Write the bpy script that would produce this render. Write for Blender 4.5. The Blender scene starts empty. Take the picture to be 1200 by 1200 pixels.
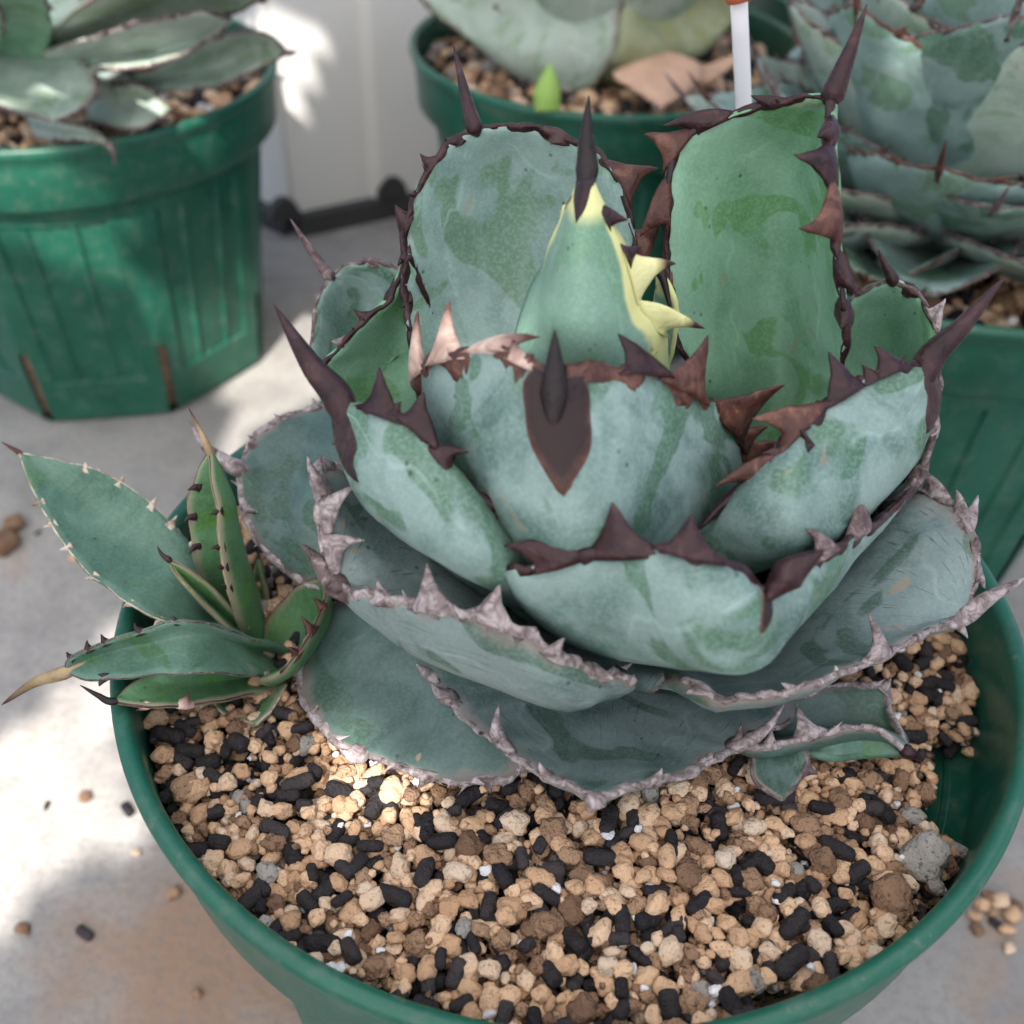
import bpy, bmesh, math, random
import numpy as np
from mathutils import Vector, Matrix, noise as mnoise

random.seed(7); rng = np.random.default_rng(7)
scene = bpy.context.scene
col = scene.collection
PI = math.pi

# ------------------------------------------------------------------ camera
ZR = 0.18                                   # height of the pot rim above the ground
PITCH, ROLL, FPX = 0.7165, 0.0251, 1250.0   # focal length in pixels of a 1200 px wide frame
CAM = np.array([-0.01626, -0.20436, 0.20681 + ZR])
FW = np.array([0.0, math.cos(PITCH), -math.sin(PITCH)])
_r = np.array([1.0, 0, 0]); _u = np.cross(_r, FW)
RT = math.cos(ROLL) * _r + math.sin(ROLL) * _u
UP = -math.sin(ROLL) * _r + math.cos(ROLL) * _u
cd = bpy.data.cameras.new('camera'); cam = bpy.data.objects.new('camera', cd); col.objects.link(cam)
cd.sensor_width = 36; cd.lens = FPX / 1200 * 36; cd.clip_start = 0.01; cd.clip_end = 100
cam.matrix_world = Matrix(((RT[0], UP[0], -FW[0], CAM[0]), (RT[1], UP[1], -FW[1], CAM[1]), (RT[2], UP[2], -FW[2], CAM[2]), (0, 0, 0, 1)))
cd.dof.use_dof = True; cd.dof.focus_distance = 0.250; cd.dof.aperture_fstop = 12.0; cd.dof.aperture_blades = 0
scene.camera = cam
cy = scene.cycles; cy.max_bounces = 5; cy.diffuse_bounces = 3; cy.glossy_bounces = 2; cy.transmission_bounces = 2; cy.caustics_reflective = False; cy.caustics_refractive = False

# ------------------------------------------------------------------ light
SUN = Vector((-0.10, -0.66, 0.74)).normalized()     # towards the sun
sun_el = math.asin(SUN.z); sun_az = math.atan2(SUN.x, SUN.y)
w = bpy.data.worlds.new('World'); scene.world = w; w.use_nodes = True
nt = w.node_tree; bg = nt.nodes['Background']
sky = nt.nodes.new('ShaderNodeTexSky'); sky.sky_type = 'NISHITA'; sky.sun_disc = False
sky.sun_elevation = sun_el; sky.sun_rotation = sun_az; sky.air_density = 1.0; sky.dust_density = 3.0; sky.ozone_density = 1.0
nt.links.new(sky.outputs[0], bg.inputs[0]); bg.inputs[1].default_value = 0.15
sl = bpy.data.lights.new('sun', 'SUN'); so = bpy.data.objects.new('sun', sl); col.objects.link(so)
sl.energy = 4.7; sl.angle = math.radians(0.53); sl.color = (1.0, 0.95, 0.88)
so.rotation_euler = SUN.to_track_quat('Z', 'Y').to_euler()
vs = scene.view_settings; vs.view_transform = 'Standard'; vs.look = 'None'; vs.gamma = 1; vs.use_curve_mapping = False
vs.exposure = 1.0
try:
    vs.use_white_balance = True; vs.white_balance_temperature = 6550; vs.white_balance_tint = 12
except Exception: pass

# ------------------------------------------------------------------ pixel helpers (1200 px photograph)
def ray(x, y): return FW + RT * (x - 600) / FPX - UP * (y - 600) / FPX
def P(x, y, Y=None, z=None):
    d = ray(x, y)
    if Y is not None: return CAM + d * (Y - CAM[1]) / d[1]
    return CAM + d * (z + ZR - CAM[2]) / d[2]
def PD(x, y, D): return CAM + ray(x, y) * D
def W(x, y, z): return np.array([x, y, z + ZR])
def proj(p):
    d = np.asarray(p) - CAM; z = d @ FW
    return 600 + FPX * (d @ RT) / z, 600 - FPX * (d @ UP) / z, z
def G(x, y): return P(x, y, z=-ZR)

# ------------------------------------------------------------------ node helpers
def mat(name):
    m = bpy.data.materials.new(name); m.use_nodes = True
    t = m.node_tree; b = t.nodes['Principled BSDF']
    return m, t, b
def nd(t, typ, **kw):
    n = t.nodes.new(typ)
    for k, v in kw.items():
        if k in n.inputs: n.inputs[k].default_value = v
        else: setattr(n, k, v)
    return n
def ramp(t, fac, stops, interp='LINEAR'):
    r = t.nodes.new('ShaderNodeValToRGB'); cr = r.color_ramp; cr.interpolation = interp
    while len(cr.elements) > 1: cr.elements.remove(cr.elements[0])
    cr.elements[0].position = stops[0][0]; c = stops[0][1]; cr.elements[0].color = (*c, 1) if len(c) == 3 else c
    for p, c in stops[1:]:
        e = cr.elements.new(p); e.color = (*c, 1) if len(c) == 3 else c
    t.links.new(fac, r.inputs[0]); return r.outputs[0]
def g3(v): return (v, v, v)
def mix(t, fac, a, b, mode='MIX'):
    m = t.nodes.new('ShaderNodeMix'); m.data_type = 'RGBA'; m.blend_type = mode
    for s, v in ((m.inputs[0], fac), (m.inputs[6], a), (m.inputs[7], b)):
        if isinstance(v, bpy.types.NodeSocket): t.links.new(v, s)
        elif isinstance(v, tuple): s.default_value = (*v, 1) if len(v) == 3 else v
        else: s.default_value = v
    return m.outputs[2]
def math_(t, op, a, b=0.0, clamp=False):
    m = t.nodes.new('ShaderNodeMath'); m.operation = op; m.use_clamp = clamp
    for s, v in ((m.inputs[0], a), (m.inputs[1], b)):
        if isinstance(v, bpy.types.NodeSocket): t.links.new(v, s)
        else: s.default_value = v
    return m.outputs[0]
def noi(t, vec, scale, detail=4, rough=0.55, dist=0.0):
    n = nd(t, 'ShaderNodeTexNoise', Scale=scale, Detail=detail, Roughness=rough, Distortion=dist)
    if vec is not None: t.links.new(vec, n.inputs['Vector'])
    return n.outputs[0]
def bump(t, b, h, strength, dist):
    n = nd(t, 'ShaderNodeBump', Strength=strength, Distance=dist); t.links.new(h, n.inputs['Height']); t.links.new(n.outputs[0], b.inputs['Normal'])
def coords(t, offset=True):
    tc = t.nodes.new('ShaderNodeTexCoord'); v = tc.outputs['Object']
    if offset:
        oi = t.nodes.new('ShaderNodeObjectInfo'); a = t.nodes.new('ShaderNodeVectorMath'); a.operation = 'MULTIPLY_ADD'
        cx = t.nodes.new('ShaderNodeCombineXYZ')
        for k in range(3): t.links.new(oi.outputs['Random'], cx.inputs[k])
        t.links.new(cx.outputs[0], a.inputs[0]); a.inputs[1].default_value = (3, 5, 7); t.links.new(v, a.inputs[2]); v = a.outputs[0]
    return v
def orand(t):
    return t.nodes.new('ShaderNodeObjectInfo').outputs['Random']

def leaf_material(name, bloom, bare, deep, bare_amt=0.45, rough=0.5, yellow=None, scar=0.0, streak=0.0):
    m, t, b = mat(name)
    v = coords(t)
    uv = t.nodes.new('ShaderNodeUVMap').outputs[0]
    sx = t.nodes.new('ShaderNodeSeparateXYZ'); t.links.new(uv, sx.inputs[0])
    uu, vv = sx.outputs[0], sx.outputs[1]                   # u base->tip, v margin->margin
    n1 = noi(t, v, 38, 3, 0.6, 1.2)
    c = mix(t, ramp(t, n1, [(0.34, g3(0)), (0.56, g3(1))]), deep, bloom)
    # rubbed patches without bloom (sharp-edged, greener), more of them towards the tip
    n2 = noi(t, v, 24, 2, 0.5, 2.6)
    thr = math_(t, 'MULTIPLY_ADD', uu, 0.10); t.nodes[-1].inputs[2].default_value = 0.0
    n2b = math_(t, 'ADD', n2, thr)
    f2 = ramp(t, n2b, [(0.66 - bare_amt * 0.14, g3(0)), (0.69 - bare_amt * 0.12, g3(1))])
    c = mix(t, math_(t, 'MULTIPLY', f2, 0.75), c, bare)
    # fine granular wax
    n3 = noi(t, v, 1100, 1, 0.7)
    c = mix(t, math_(t, 'MULTIPLY', ramp(t, n3, [(0.42, g3(0)), (0.66, g3(1))]), 0.22), c, tuple(min(1, x * 1.45 + 0.03) for x in bloom))
    # soft long strokes where other leaves pressed
    w1 = nd(t, 'ShaderNodeTexWave', Scale=26, Distortion=7.0, Detail=2.0); w1.inputs['Detail Scale'].default_value = 1.3
    t.links.new(v, w1.inputs['Vector'])
    c = mix(t, math_(t, 'MULTIPLY', ramp(t, w1.outputs[1], [(0.80, g3(0)), (0.97, g3(1))]), 0.14), c, tuple(min(1, x * 1.25) for x in bloom))
    # pressed-in outline of the neighbouring leaf's toothed margin
    edi = math_(t, 'SUBTRACT', 0.5, math_(t, 'ABSOLUTE', math_(t, 'SUBTRACT', vv, 0.5)))
    ph = math_(t, 'ADD', math_(t, 'MULTIPLY', uu, 17.0), math_(t, 'MULTIPLY', n1, 5.0))
    tri = math_(t, 'POWER', math_(t, 'ABSOLUTE', math_(t, 'SINE', ph)), 3.0)
    dist_ = math_(t, 'ABSOLUTE', math_(t, 'SUBTRACT', math_(t, 'ADD', edi, math_(t, 'MULTIPLY', n2, 0.16)), math_(t, 'ADD', math_(t, 'MULTIPLY', tri, 0.06), 0.24)))
    im = math_(t, 'MULTIPLY', ramp(t, dist_, [(0.006, g3(1)), (0.016, g3(0))]), ramp(t, n1, [(0.46, g3(0)), (0.56, g3(1))]))
    c = mix(t, math_(t, 'MULTIPLY', im, 0.38), c, tuple(min(1, x * 1.55) for x in bloom))
    if streak:
        mp = nd(t, 'ShaderNodeMapping'); mp.inputs['Scale'].default_value = (1, 14, 1); t.links.new(uv, mp.inputs[0])
        ns = noi(t, mp.outputs[0], 9, 3, 0.6, 0.4)
        c = mix(t, math_(t, 'MULTIPLY', ramp(t, ns, [(0.60, g3(0)), (0.66, g3(1))]), streak), c, tuple(x * 0.35 for x in deep))
    # tiny dark specks and scars
    vo = nd(t, 'ShaderNodeTexVoronoi', Scale=260.0); t.links.new(v, vo.inputs['Vector'])
    sp = ramp(t, vo.outputs['Distance'], [(0.10, g3(1)), (0.16, g3(0))])
    spm = math_(t, 'MULTIPLY', sp, ramp(t, noi(t, v, 60, 1), [(0.56, g3(0)), (0.66, g3(1))]))
    c = mix(t, math_(t, 'MULTIPLY', spm, 0.7), c, (0.03, 0.035, 0.03))
    ns2 = noi(t, v, 75, 2, 0.55, 0.8)
    c = mix(t, math_(t, 'MULTIPLY', ramp(t, ns2, [(0.705, g3(0)), (0.72, g3(1))]), 0.35 + scar), c, (0.33, 0.25, 0.17))
    # distance from margin: v is 0..1
    ed = math_(t, 'SUBTRACT', 0.5, math_(t, 'ABSOLUTE', math_(t, 'SUBTRACT', vv, 0.5)))
    edn = math_(t, 'ADD', ed, math_(t, 'MULTIPLY', math_(t, 'SUBTRACT', noi(t, v, 140, 1, 0.6), 0.5), 0.10))
    if yellow:
        yb = ramp(t, edn, [(0.085, g3(1)), (0.115, g3(0))])
        ym = math_(t, 'MULTIPLY', yb, math_(t, 'MAXIMUM', math_(t, 'MULTIPLY', ramp(t, uu, [(0.45, g3(0)), (0.6, g3(1))]), ramp(t, vv, [(0.45, g3(0)), (0.55, g3(1))])), ramp(t, uu, [(0.76, g3(0)), (0.84, g3(1))])))
        yt = ramp(t, uu, [(0.90, g3(0)), (0.925, g3(1))])
        c = mix(t, math_(t, 'MAXIMUM', ym, yt), c, yellow)
        pm = ramp(t, noi(t, v, 95, 3, 0.55, 1.0), [(0.57, g3(0)), (0.62, g3(1))])
        pb = math_(t, 'MULTIPLY', pm, math_(t, 'MAXIMUM', ym, yt))
        c = mix(t, math_(t, 'MULTIPLY', pb, 0.9), c, (0.10, 0.022, 0.03))
    elif scar > 0.1:
        eb = ramp(t, edn, [(0.015, g3(1)), (0.05, g3(0))])
        c = mix(t, math_(t, 'MULTIPLY', eb, 0.5), c, (0.30, 0.20, 0.17))
    t.links.new(c, b.inputs['Base Color'])
    rr = ramp(t, n1, [(0.3, g3(rough - 0.14)), (0.7, g3(rough + 0.10))]); t.links.new(rr, b.inputs['Roughness'])
    b.inputs['Specular IOR Level'].default_value = 0.30
    hh = math_(t, 'ADD', math_(t, 'MULTIPLY', noi(t, v, 55, 1, 0.5, 0.7), 1.0), math_(t, 'MULTIPLY', n3, 0.10))
    bump(t, b, hh, 0.35, 0.0022)
    return m

M = {}
M['blue'] = leaf_material('blue_leaf_skin', (0.200, 0.292, 0.270), (0.048, 0.125, 0.066), (0.080, 0.148, 0.128))
M['bluegreen'] = leaf_material('blue_green_leaf_skin', (0.225, 0.410, 0.290), (0.110, 0.275, 0.095), (0.150, 0.315, 0.195), 0.35)
M['pale_blue'] = leaf_material('pale_blue_leaf_skin', (0.245, 0.355, 0.325), (0.110, 0.215, 0.120), (0.165, 0.265, 0.235), 0.18)
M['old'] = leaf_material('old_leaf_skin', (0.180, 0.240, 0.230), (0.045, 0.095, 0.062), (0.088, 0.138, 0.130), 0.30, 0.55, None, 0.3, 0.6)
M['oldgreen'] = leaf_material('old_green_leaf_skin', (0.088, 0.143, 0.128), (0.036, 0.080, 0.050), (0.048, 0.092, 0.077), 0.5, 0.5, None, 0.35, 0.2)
M['bud'] = leaf_material('bud_leaf_skin', (0.190, 0.325, 0.250), (0.130, 0.265, 0.160), (0.130, 0.255, 0.185), 0.2, 0.5, (0.66, 0.66, 0.30))
M['pup'] = leaf_material('offset_leaf_skin', (0.090, 0.200, 0.095), (0.070, 0.185, 0.035), (0.048, 0.130, 0.052), 0.45, 0.42, None, 0.12)
M['pupblue'] = leaf_material('offset_blue_leaf_skin', (0.095, 0.180, 0.135), (0.055, 0.140, 0.050), (0.048, 0.115, 0.075), 0.30, 0.42, None, 0.05)
M['far'] = leaf_material('pale_leaf_skin', (0.36, 0.44, 0.38), (0.20, 0.30, 0.18), (0.26, 0.34, 0.28), 0.2, 0.55, None, 0.15)

def horn_material(name, cols, scale=160, rough=0.4, tipdark=None, bmp=0.35):
    m, t, b = mat(name); v = coords(t)
    n = noi(t, v, scale, 3, 0.65, 0.8)
    c = ramp(t, n, cols)
    if tipdark:
        at = t.nodes.new('ShaderNodeUVMap').outputs[0]
        sx = t.nodes.new('ShaderNodeSeparateXYZ'); t.links.new(at, sx.inputs[0])
        c = mix(t, ramp(t, sx.outputs[0], [(tipdark[0], g3(0)), (tipdark[1], g3(1))]), c, tipdark[2])
    t.links.new(c, b.inputs['Base Color'])
    b.inputs['Roughness'].default_value = rough; b.inputs['Specular IOR Level'].default_value = 0.30
    bump(t, b, noi(t, v, 700, 1, 0.6), bmp, 0.0008)
    return m
M['maroon'] = horn_material('maroon_horn', [(0.3, (0.014, 0.005, 0.007)), (0.55, (0.034, 0.013, 0.016)), (0.74, (0.070, 0.035, 0.035)), (0.9, (0.18, 0.115, 0.10))], 160, 0.34)
M['cap'] = horn_material('cap_horn', [(0.25, (0.06, 0.022, 0.016)), (0.55, (0.13, 0.058, 0.040)), (0.8, (0.26, 0.15, 0.11))], 190, 0.4, (0.0, 0.2, (0.018, 0.008, 0.009)))
M['black'] = horn_material('black_horn', [(0.3, (0.006, 0.004, 0.005)), (0.75, (0.022, 0.014, 0.014))], 120, 0.42)
M['rust'] = horn_material('rust_horn', [(0.25, (0.030, 0.010, 0.009)), (0.5, (0.075, 0.030, 0.023)), (0.68, (0.16, 0.075, 0.052)), (0.85, (0.36, 0.23, 0.17))], 190, 0.42)
M['pale'] = horn_material('pale_horn', [(0.25, (0.24, 0.13, 0.10)), (0.55, (0.55, 0.40, 0.33)), (0.8, (0.72, 0.62, 0.55))], 150, 0.6, (0.35, 0.85, (0.07, 0.025, 0.022)))  # pale tone puts sunlight on the teeth into the horn colour
M['grey'] = horn_material('weathered_horn', [(0.28, (0.05, 0.035, 0.035)), (0.45, (0.20, 0.16, 0.16)), (0.6, (0.36, 0.315, 0.315)), (0.78, (0.52, 0.47, 0.46))], 330, 0.75, None, 0.6)
M['greydark'] = horn_material('weathered_dark_horn', [(0.3, (0.04, 0.024, 0.024)), (0.55, (0.14, 0.10, 0.10)), (0.8, (0.40, 0.35, 0.34))], 330, 0.7, None, 0.6)
M['yellowtooth'] = horn_material('yellow_horn', [(0.3, (0.60, 0.60, 0.26)), (0.7, (0.70, 0.69, 0.36))], 120, 0.5, (0.55, 0.8, (0.045, 0.012, 0.014)))
M['tan'] = horn_material('tan_horn', [(0.3, (0.20, 0.14, 0.07)), (0.7, (0.38, 0.29, 0.17))], 150, 0.6, (0.6, 0.95, (0.05, 0.02, 0.015)))
M['whitehorn'] = horn_material('whitish_horn', [(0.32, (0.16, 0.10, 0.07)), (0.5, (0.50, 0.42, 0.34)), (0.8, (0.66, 0.60, 0.52))], 300, 0.7)

# ------------------------------------------------------------------ mesh helpers
def link(name, me, m, parent=None):
    o = bpy.data.objects.new(name, me); col.objects.link(o)
    if m is not None and not me.materials: me.materials.append(m)
    if parent is not None: o.parent = parent
    return o
def empty(name, loc):
    o = bpy.data.objects.new(name, None); col.objects.link(o); o.location = loc; o.empty_display_size = 0.02
    return o
def tag(o, label=None, cat=None, group=None, kind=None):
    if label: o['label'] = label
    if cat: o['category'] = cat
    if group: o['group'] = group
    if kind: o['kind'] = kind
    return o
def adopt(o, parent):
    """parent o (whose vertices are in world space) keeping it where it is"""
    o.parent = parent
    ofs = Vector((0, 0, 0)); p = parent
    while p is not None: ofs += p.location; p = p.parent
    o.location = -ofs
def mesh(name, verts, faces, smooth=True, uvs=None):
    me = bpy.data.meshes.new(name); me.from_pydata([tuple(map(float, v)) for v in verts], [], faces); me.update()
    if smooth: me.polygons.foreach_set('use_smooth', [True] * len(me.polygons))
    if uvs is not None:
        ul = me.uv_layers.new(name='UVMap'); li = np.zeros(len(me.loops), dtype=np.int32); me.loops.foreach_get('vertex_index', li)
        ul.data.foreach_set('uv', np.asarray(uvs, dtype=np.float32)[li].ravel())
    return me
def spline(pts, n=None, ts=None):
    """centripetal-like Catmull-Rom, arc-length parameterised"""
    pts = np.asarray(pts, float); m = len(pts)
    ext = np.vstack([2 * pts[0] - pts[1], pts, 2 * pts[-1] - pts[-2]])
    out = []
    for i in range(m - 1):
        p0, p1, p2, p3 = ext[i:i + 4]
        for s in np.linspace(0, 1, 14, endpoint=False):
            out.append(0.5 * (2 * p1 + (p2 - p0) * s + (2 * p0 - 5 * p1 + 4 * p2 - p3) * s * s + (3 * p1 - p0 - 3 * p2 + p3) * s ** 3))
    out.append(pts[-1]); out = np.array(out)
    d = np.concatenate([[0], np.cumsum(np.linalg.norm(np.diff(out, axis=0), axis=1))]); d /= d[-1]
    if ts is None: ts = np.linspace(0, 1, n)
    return np.stack([np.interp(ts, d, out[:, k]) for k in range(3)], 1)
def unit(v): v = np.asarray(v, float); return v / (np.linalg.norm(v) + 1e-12)

def sweep(path, major, minor, mdir, nseg=10, cap=True):
    """elliptical tube along path; major axis follows mdir"""
    n = len(path); V = []; F = []; UVs = []
    for i in range(n):
        tg = unit(path[min(i + 1, n - 1)] - path[max(i - 1, 0)])
        a = np.asarray(mdir[i] if np.ndim(mdir) == 2 else mdir, float); a = unit(a - tg * (a @ tg)); b = np.cross(tg, a)
        for k in range(nseg):
            th = 2 * PI * k / nseg
            V.append(path[i] + a * major[i] * math.cos(th) + b * minor[i] * math.sin(th)); UVs.append((i / (n - 1), k / nseg))
    for i in range(n - 1):
        for k in range(nseg):
            F.append((i * nseg + k, i * nseg + (k + 1) % nseg, (i + 1) * nseg + (k + 1) % nseg, (i + 1) * nseg + k))
    if cap: F.append(tuple(range(nseg))[::-1]); F.append(tuple((n - 1) * nseg + k for k in range(nseg)))
    return V, F, UVs

class Leaf:
    """one leaf: left margin, midline and right margin as 3-D curves from base to tip"""
    def __init__(s, L, Mi, R, T, parent, material, thick=0.006, edge=None, edge_w=0.0012, edge_from=0.3, seed=0, wav=0.0006, nu=44, nv=21, name='leaf', pa=2.0, pb=2.0, edge_noise=0.45):
        s.nu, s.nv = nu, nv
        ts = np.linspace(0, 1, nu) ** 0.9
        s.ts = ts
        s.l = spline(list(L) + [T], ts=ts); s.m = spline(list(Mi) + [T], ts=ts); s.r = spline(list(R) + [T], ts=ts)
        wid = np.linalg.norm(s.r - s.l, axis=1)
        for arr, sd in ((s.l, 0.0), (s.r, 40.0)):      # small unevenness of the margins
            for i in range(nu):
                q = mnoise.noise_vector(Vector(arr[i] * 160) + Vector((seed * 7.3 + sd, 0, 0)))
                arr[i] += np.array(q) * wav * min(1, wid[i] / 0.01)
        mu = nu // 2
        out = unit(s.m[mu] - 0.5 * (s.l[mu] + s.r[mu]))
        vv = np.linspace(-1, 1, nv)
        G_ = np.zeros((nu, nv, 3))
        for j, v in enumerate(vv):
            G_[:, j] = s.m + v * (s.r - s.l) / 2 + abs(v) ** (pa if v < 0 else pb) * (0.5 * (s.l + s.r) - s.m)
        # gentle relief
        du = np.gradient(G_, axis=0); dv = np.gradient(G_, axis=1); N = np.cross(du, dv)
        N[-1] = N[-2]; N /= (np.linalg.norm(N, axis=2, keepdims=True) + 1e-12)
        if (N[mu, nv // 2] @ out) < 0: N = -N
        s.N = N
        for i in range(nu):
            for j in range(nv):
                p = G_[i, j]; h = mnoise.noise(Vector(p * 45) + Vector((seed * 3.1, 0, 0))) * 0.0012 + mnoise.noise(Vector(p * 120) + Vector((0, seed * 3.1, 0))) * 0.0004
                G_[i, j] += N[i, j] * h * min(1, wid[i] / 0.02)
        s.G = G_
        th = np.zeros((nu, nv))
        for i in range(nu):
            tb = thick * (1.15 - 0.75 * ts[i]); 
            th[i] = np.minimum(0.0009 + tb * np.sqrt(np.maximum(0, 1 - vv ** 2)), 0.0005 + 0.25 * wid[i] + (0.001 if i < nu - 1 else 0))
        A = G_ - N * th[..., None] * 0.5; B = G_ + N * th[..., None] * 0.5
        s.outer = B; s.inner = A; s.vv = vv
        V = np.concatenate([A.reshape(-1, 3), B.reshape(-1, 3)]); n0 = nu * nv
        UV = np.array([(ts[i], (vv[j] + 1) / 2) for i in range(nu) for j in range(nv)]); UV = np.concatenate([UV, UV])
        F = []
        ix = lambda i, j: i * nv + j
        for i in range(nu - 1):
            for j in range(nv - 1):
                F.append((ix(i, j), ix(i, j + 1), ix(i + 1, j + 1), ix(i + 1, j)))
                F.append((n0 + ix(i, j), n0 + ix(i + 1, j), n0 + ix(i + 1, j + 1), n0 + ix(i, j + 1)))
            for j in (0, nv - 1):
                q = (ix(i, j), ix(i + 1, j), n0 + ix(i + 1, j), n0 + ix(i, j)); F.append(q if j == 0 else q[::-1])
        for j in range(nv - 1):
            F.append((ix(0, j), n0 + ix(0, j), n0 + ix(0, j + 1), ix(0, j + 1)))
            F.append((ix(nu - 1, j), ix(nu - 1, j + 1), n0 + ix(nu - 1, j + 1), n0 + ix(nu - 1, j)))
        me = mesh(name, V, F, True, UV); bm = bmesh.new(); bm.from_mesh(me); bmesh.ops.recalc_face_normals(bm, faces=bm.faces); bm.to_mesh(me); bm.free()
        me.polygons.foreach_set('use_smooth', [True] * len(me.polygons))
        s.ob = link(name, me, M[material]); adopt(s.ob, parent)
        s.T = np.asarray(T, float); s.seed = seed
        s.edge_mat = edge
        if edge: s.border(edge, edge_w, edge_from, edge_noise)
    def side(s, a): return s.G[:, 0] if a == 'a' else s.G[:, -1]
    def border(s, em, wdt, u0, nz):
        for a in 'ab':
            line = s.side(a); inw = (s.G[:, 1] - s.G[:, 0]) if a == 'a' else (s.G[:, -2] - s.G[:, -1])
            k = [i for i in range(s.nu) if s.ts[i] >= (u0 if np.isscalar(u0) else u0['ab'.index(a)])]
            if len(k) < 3: continue
            tt = np.linspace(k[0], s.nu - 1, len(k) * 2)
            pth = np.stack([np.interp(tt, range(s.nu), line[:, c]) for c in range(3)], 1)
            idr = np.stack([np.interp(tt, range(s.nu), inw[:, c]) for c in range(3)], 1)
            idr = np.array([unit(q) for q in idr])
            wj = np.array([wdt * (1 + nz * 1.6 * mnoise.noise(Vector(p * 230) + Vector((s.seed, 3, 0)))) for p in pth])
            wj *= np.clip(np.linspace(0, 1, len(pth)) * 6, 0.15, 1)
            tj = np.array([min(0.00085, wdt * 0.75) * (1 + nz * mnoise.noise(Vector(p * 330) + Vector((s.seed, 9, 0)))) for p in pth])
            pth = pth + idr * (wj * 0.55)[:, None]
            wob = np.array([[mnoise.noise(Vector(p * 260) + Vector((k_ * 9.0, s.seed, 4))) for k_ in range(3)] for p in pth]) * wdt * 0.55
            pth = pth + wob
            V, F, UVs = sweep(pth, wj, tj, idr, 8)
            rs = random.Random(s.seed * 17 + ord(a)); k_ = 3                      # small barbs between the teeth
            while k_ < len(pth) - 3:
                k_ += rs.randint(3, 7)
                if k_ >= len(pth) - 3: break
                tg_ = unit(pth[k_ + 1] - pth[k_ - 1]); ln_ = rs.uniform(.4, 1.5) * min(wdt, .0015); e_ = -idr[k_] * ln_ + tg_ * rs.uniform(-.6, .9) * ln_ + np.array([0, 0, rs.uniform(-.2, .5)]) * ln_
                b_ = pth[k_] + idr[k_] * wj[k_] * .2; qs = np.linspace(0, 1, 6); pp_ = np.array([b_ + e_ * 1.6 * q + tg_ * ln_ * .5 * q * q for q in qs])
                v2, f2, u2 = sweep(pp_, np.maximum(.9 * wdt * (1 - qs) ** 1.5, .00006), np.maximum(.55 * min(wdt, .0014) * (1 - qs), .00006), tg_, 7)
                o2 = len(V); V += v2; UVs += u2; F += [tuple(x + o2 for x in f_) for f_ in f2]
            adopt(link('horny_margin', mesh('horny_margin', V, F, True, UVs), M[em]), s.ob)
    def near(s, a, x, y):
        line = s.side(a); best = None
        for i in range(s.nu - 1):
            for f in (0, .25, .5, .75):
                p = line[i] * (1 - f) + line[i + 1] * f; q = proj(p); d = (q[0] - x) ** 2 + (q[1] - y) ** 2
                if best is None or d < best[0]: best = (d, p, unit(line[min(i + 2, s.nu - 1)] - line[max(i - 1, 0)]), i)
        return best[1:]
    def tooth(s, a, bx, by, tx, ty, w=3.2, bend=0.0, dd=0.0, m=None, th=None, name='tooth'):
        b, tg, i = s.near(a, bx, by)
        inw = unit(s.G[i, 2] - s.G[i, 0]) if a == 'a' else unit(s.G[i, -3] - s.G[i, -1])
        t = PD(tx, ty, proj(b)[2] + dd)
        b0 = b + inw * 0.0016
        d = t - b0; ln = np.linalg.norm(d)
        c = b0 + d * 0.30 - inw * ln * 0.30 + tg * bend * ln * 0.8
        n = 12; pth = []; mj = []; mn = []
        w_ = min(w * 0.00155, max(ln * 0.9, 0.001)); th = th or min(0.0022, w_ * 0.48)
        if bend == 0: bend = 0.16 * math.sin(bx * 1.7 + by)
        for k in range(n):
            q = k / (n - 1)
            pth.append((1 - q) ** 2 * b0 + 2 * q * (1 - q) * c + q * q * t)
            f = 0.60 * (1 - q) ** 3.4 + 0.40 * (1 - q) ** 0.85
            mj.append(w_ * f + 0.00008); mn.append(th * (0.75 * (1 - q) + 0.25 * (1 - q) ** .5) + 0.00008)
        pth = np.array(pth)
        for k in range(1, n - 1): pth[k] += np.array(mnoise.noise_vector(Vector(pth[k] * 400))) * 0.00025
        V = []; UVs = []; F = []; ns = 12; dirn = unit(d); bn = unit(np.cross(dirn, tg)); perp = unit(tg - dirn * (tg @ dirn))
        for k in range(n):
            q = k / (n - 1); e = min(1, q * 1.8); a_ = unit(tg * (1 - e) + perp * e)
            tgk = unit(pth[min(k + 1, n - 1)] - pth[max(k - 1, 0)]); pk = unit(a_ - tgk * (a_ @ tgk) * e)
            for h in range(ns):
                c_ = math.cos(2 * PI * h / ns); s_ = math.sin(2 * PI * h / ns)
                V.append(pth[k] + pk * mj[k] * c_ + bn * mn[k] * s_ * (1 - 0.55 * (1 - q) * c_ * c_)); UVs.append((q, h / ns))
        F = [(k * ns + h, k * ns + (h + 1) % ns, (k + 1) * ns + (h + 1) % ns, (k + 1) * ns + h) for k in range(n - 1) for h in range(ns)]
        F.append(tuple(range(ns))[::-1]); F.append(tuple((n - 1) * ns + h for h in range(ns)))
        adopt(link(name, mesh(name, V, F, True, UVs), M[m or s.edge_mat]), s.ob)
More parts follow.
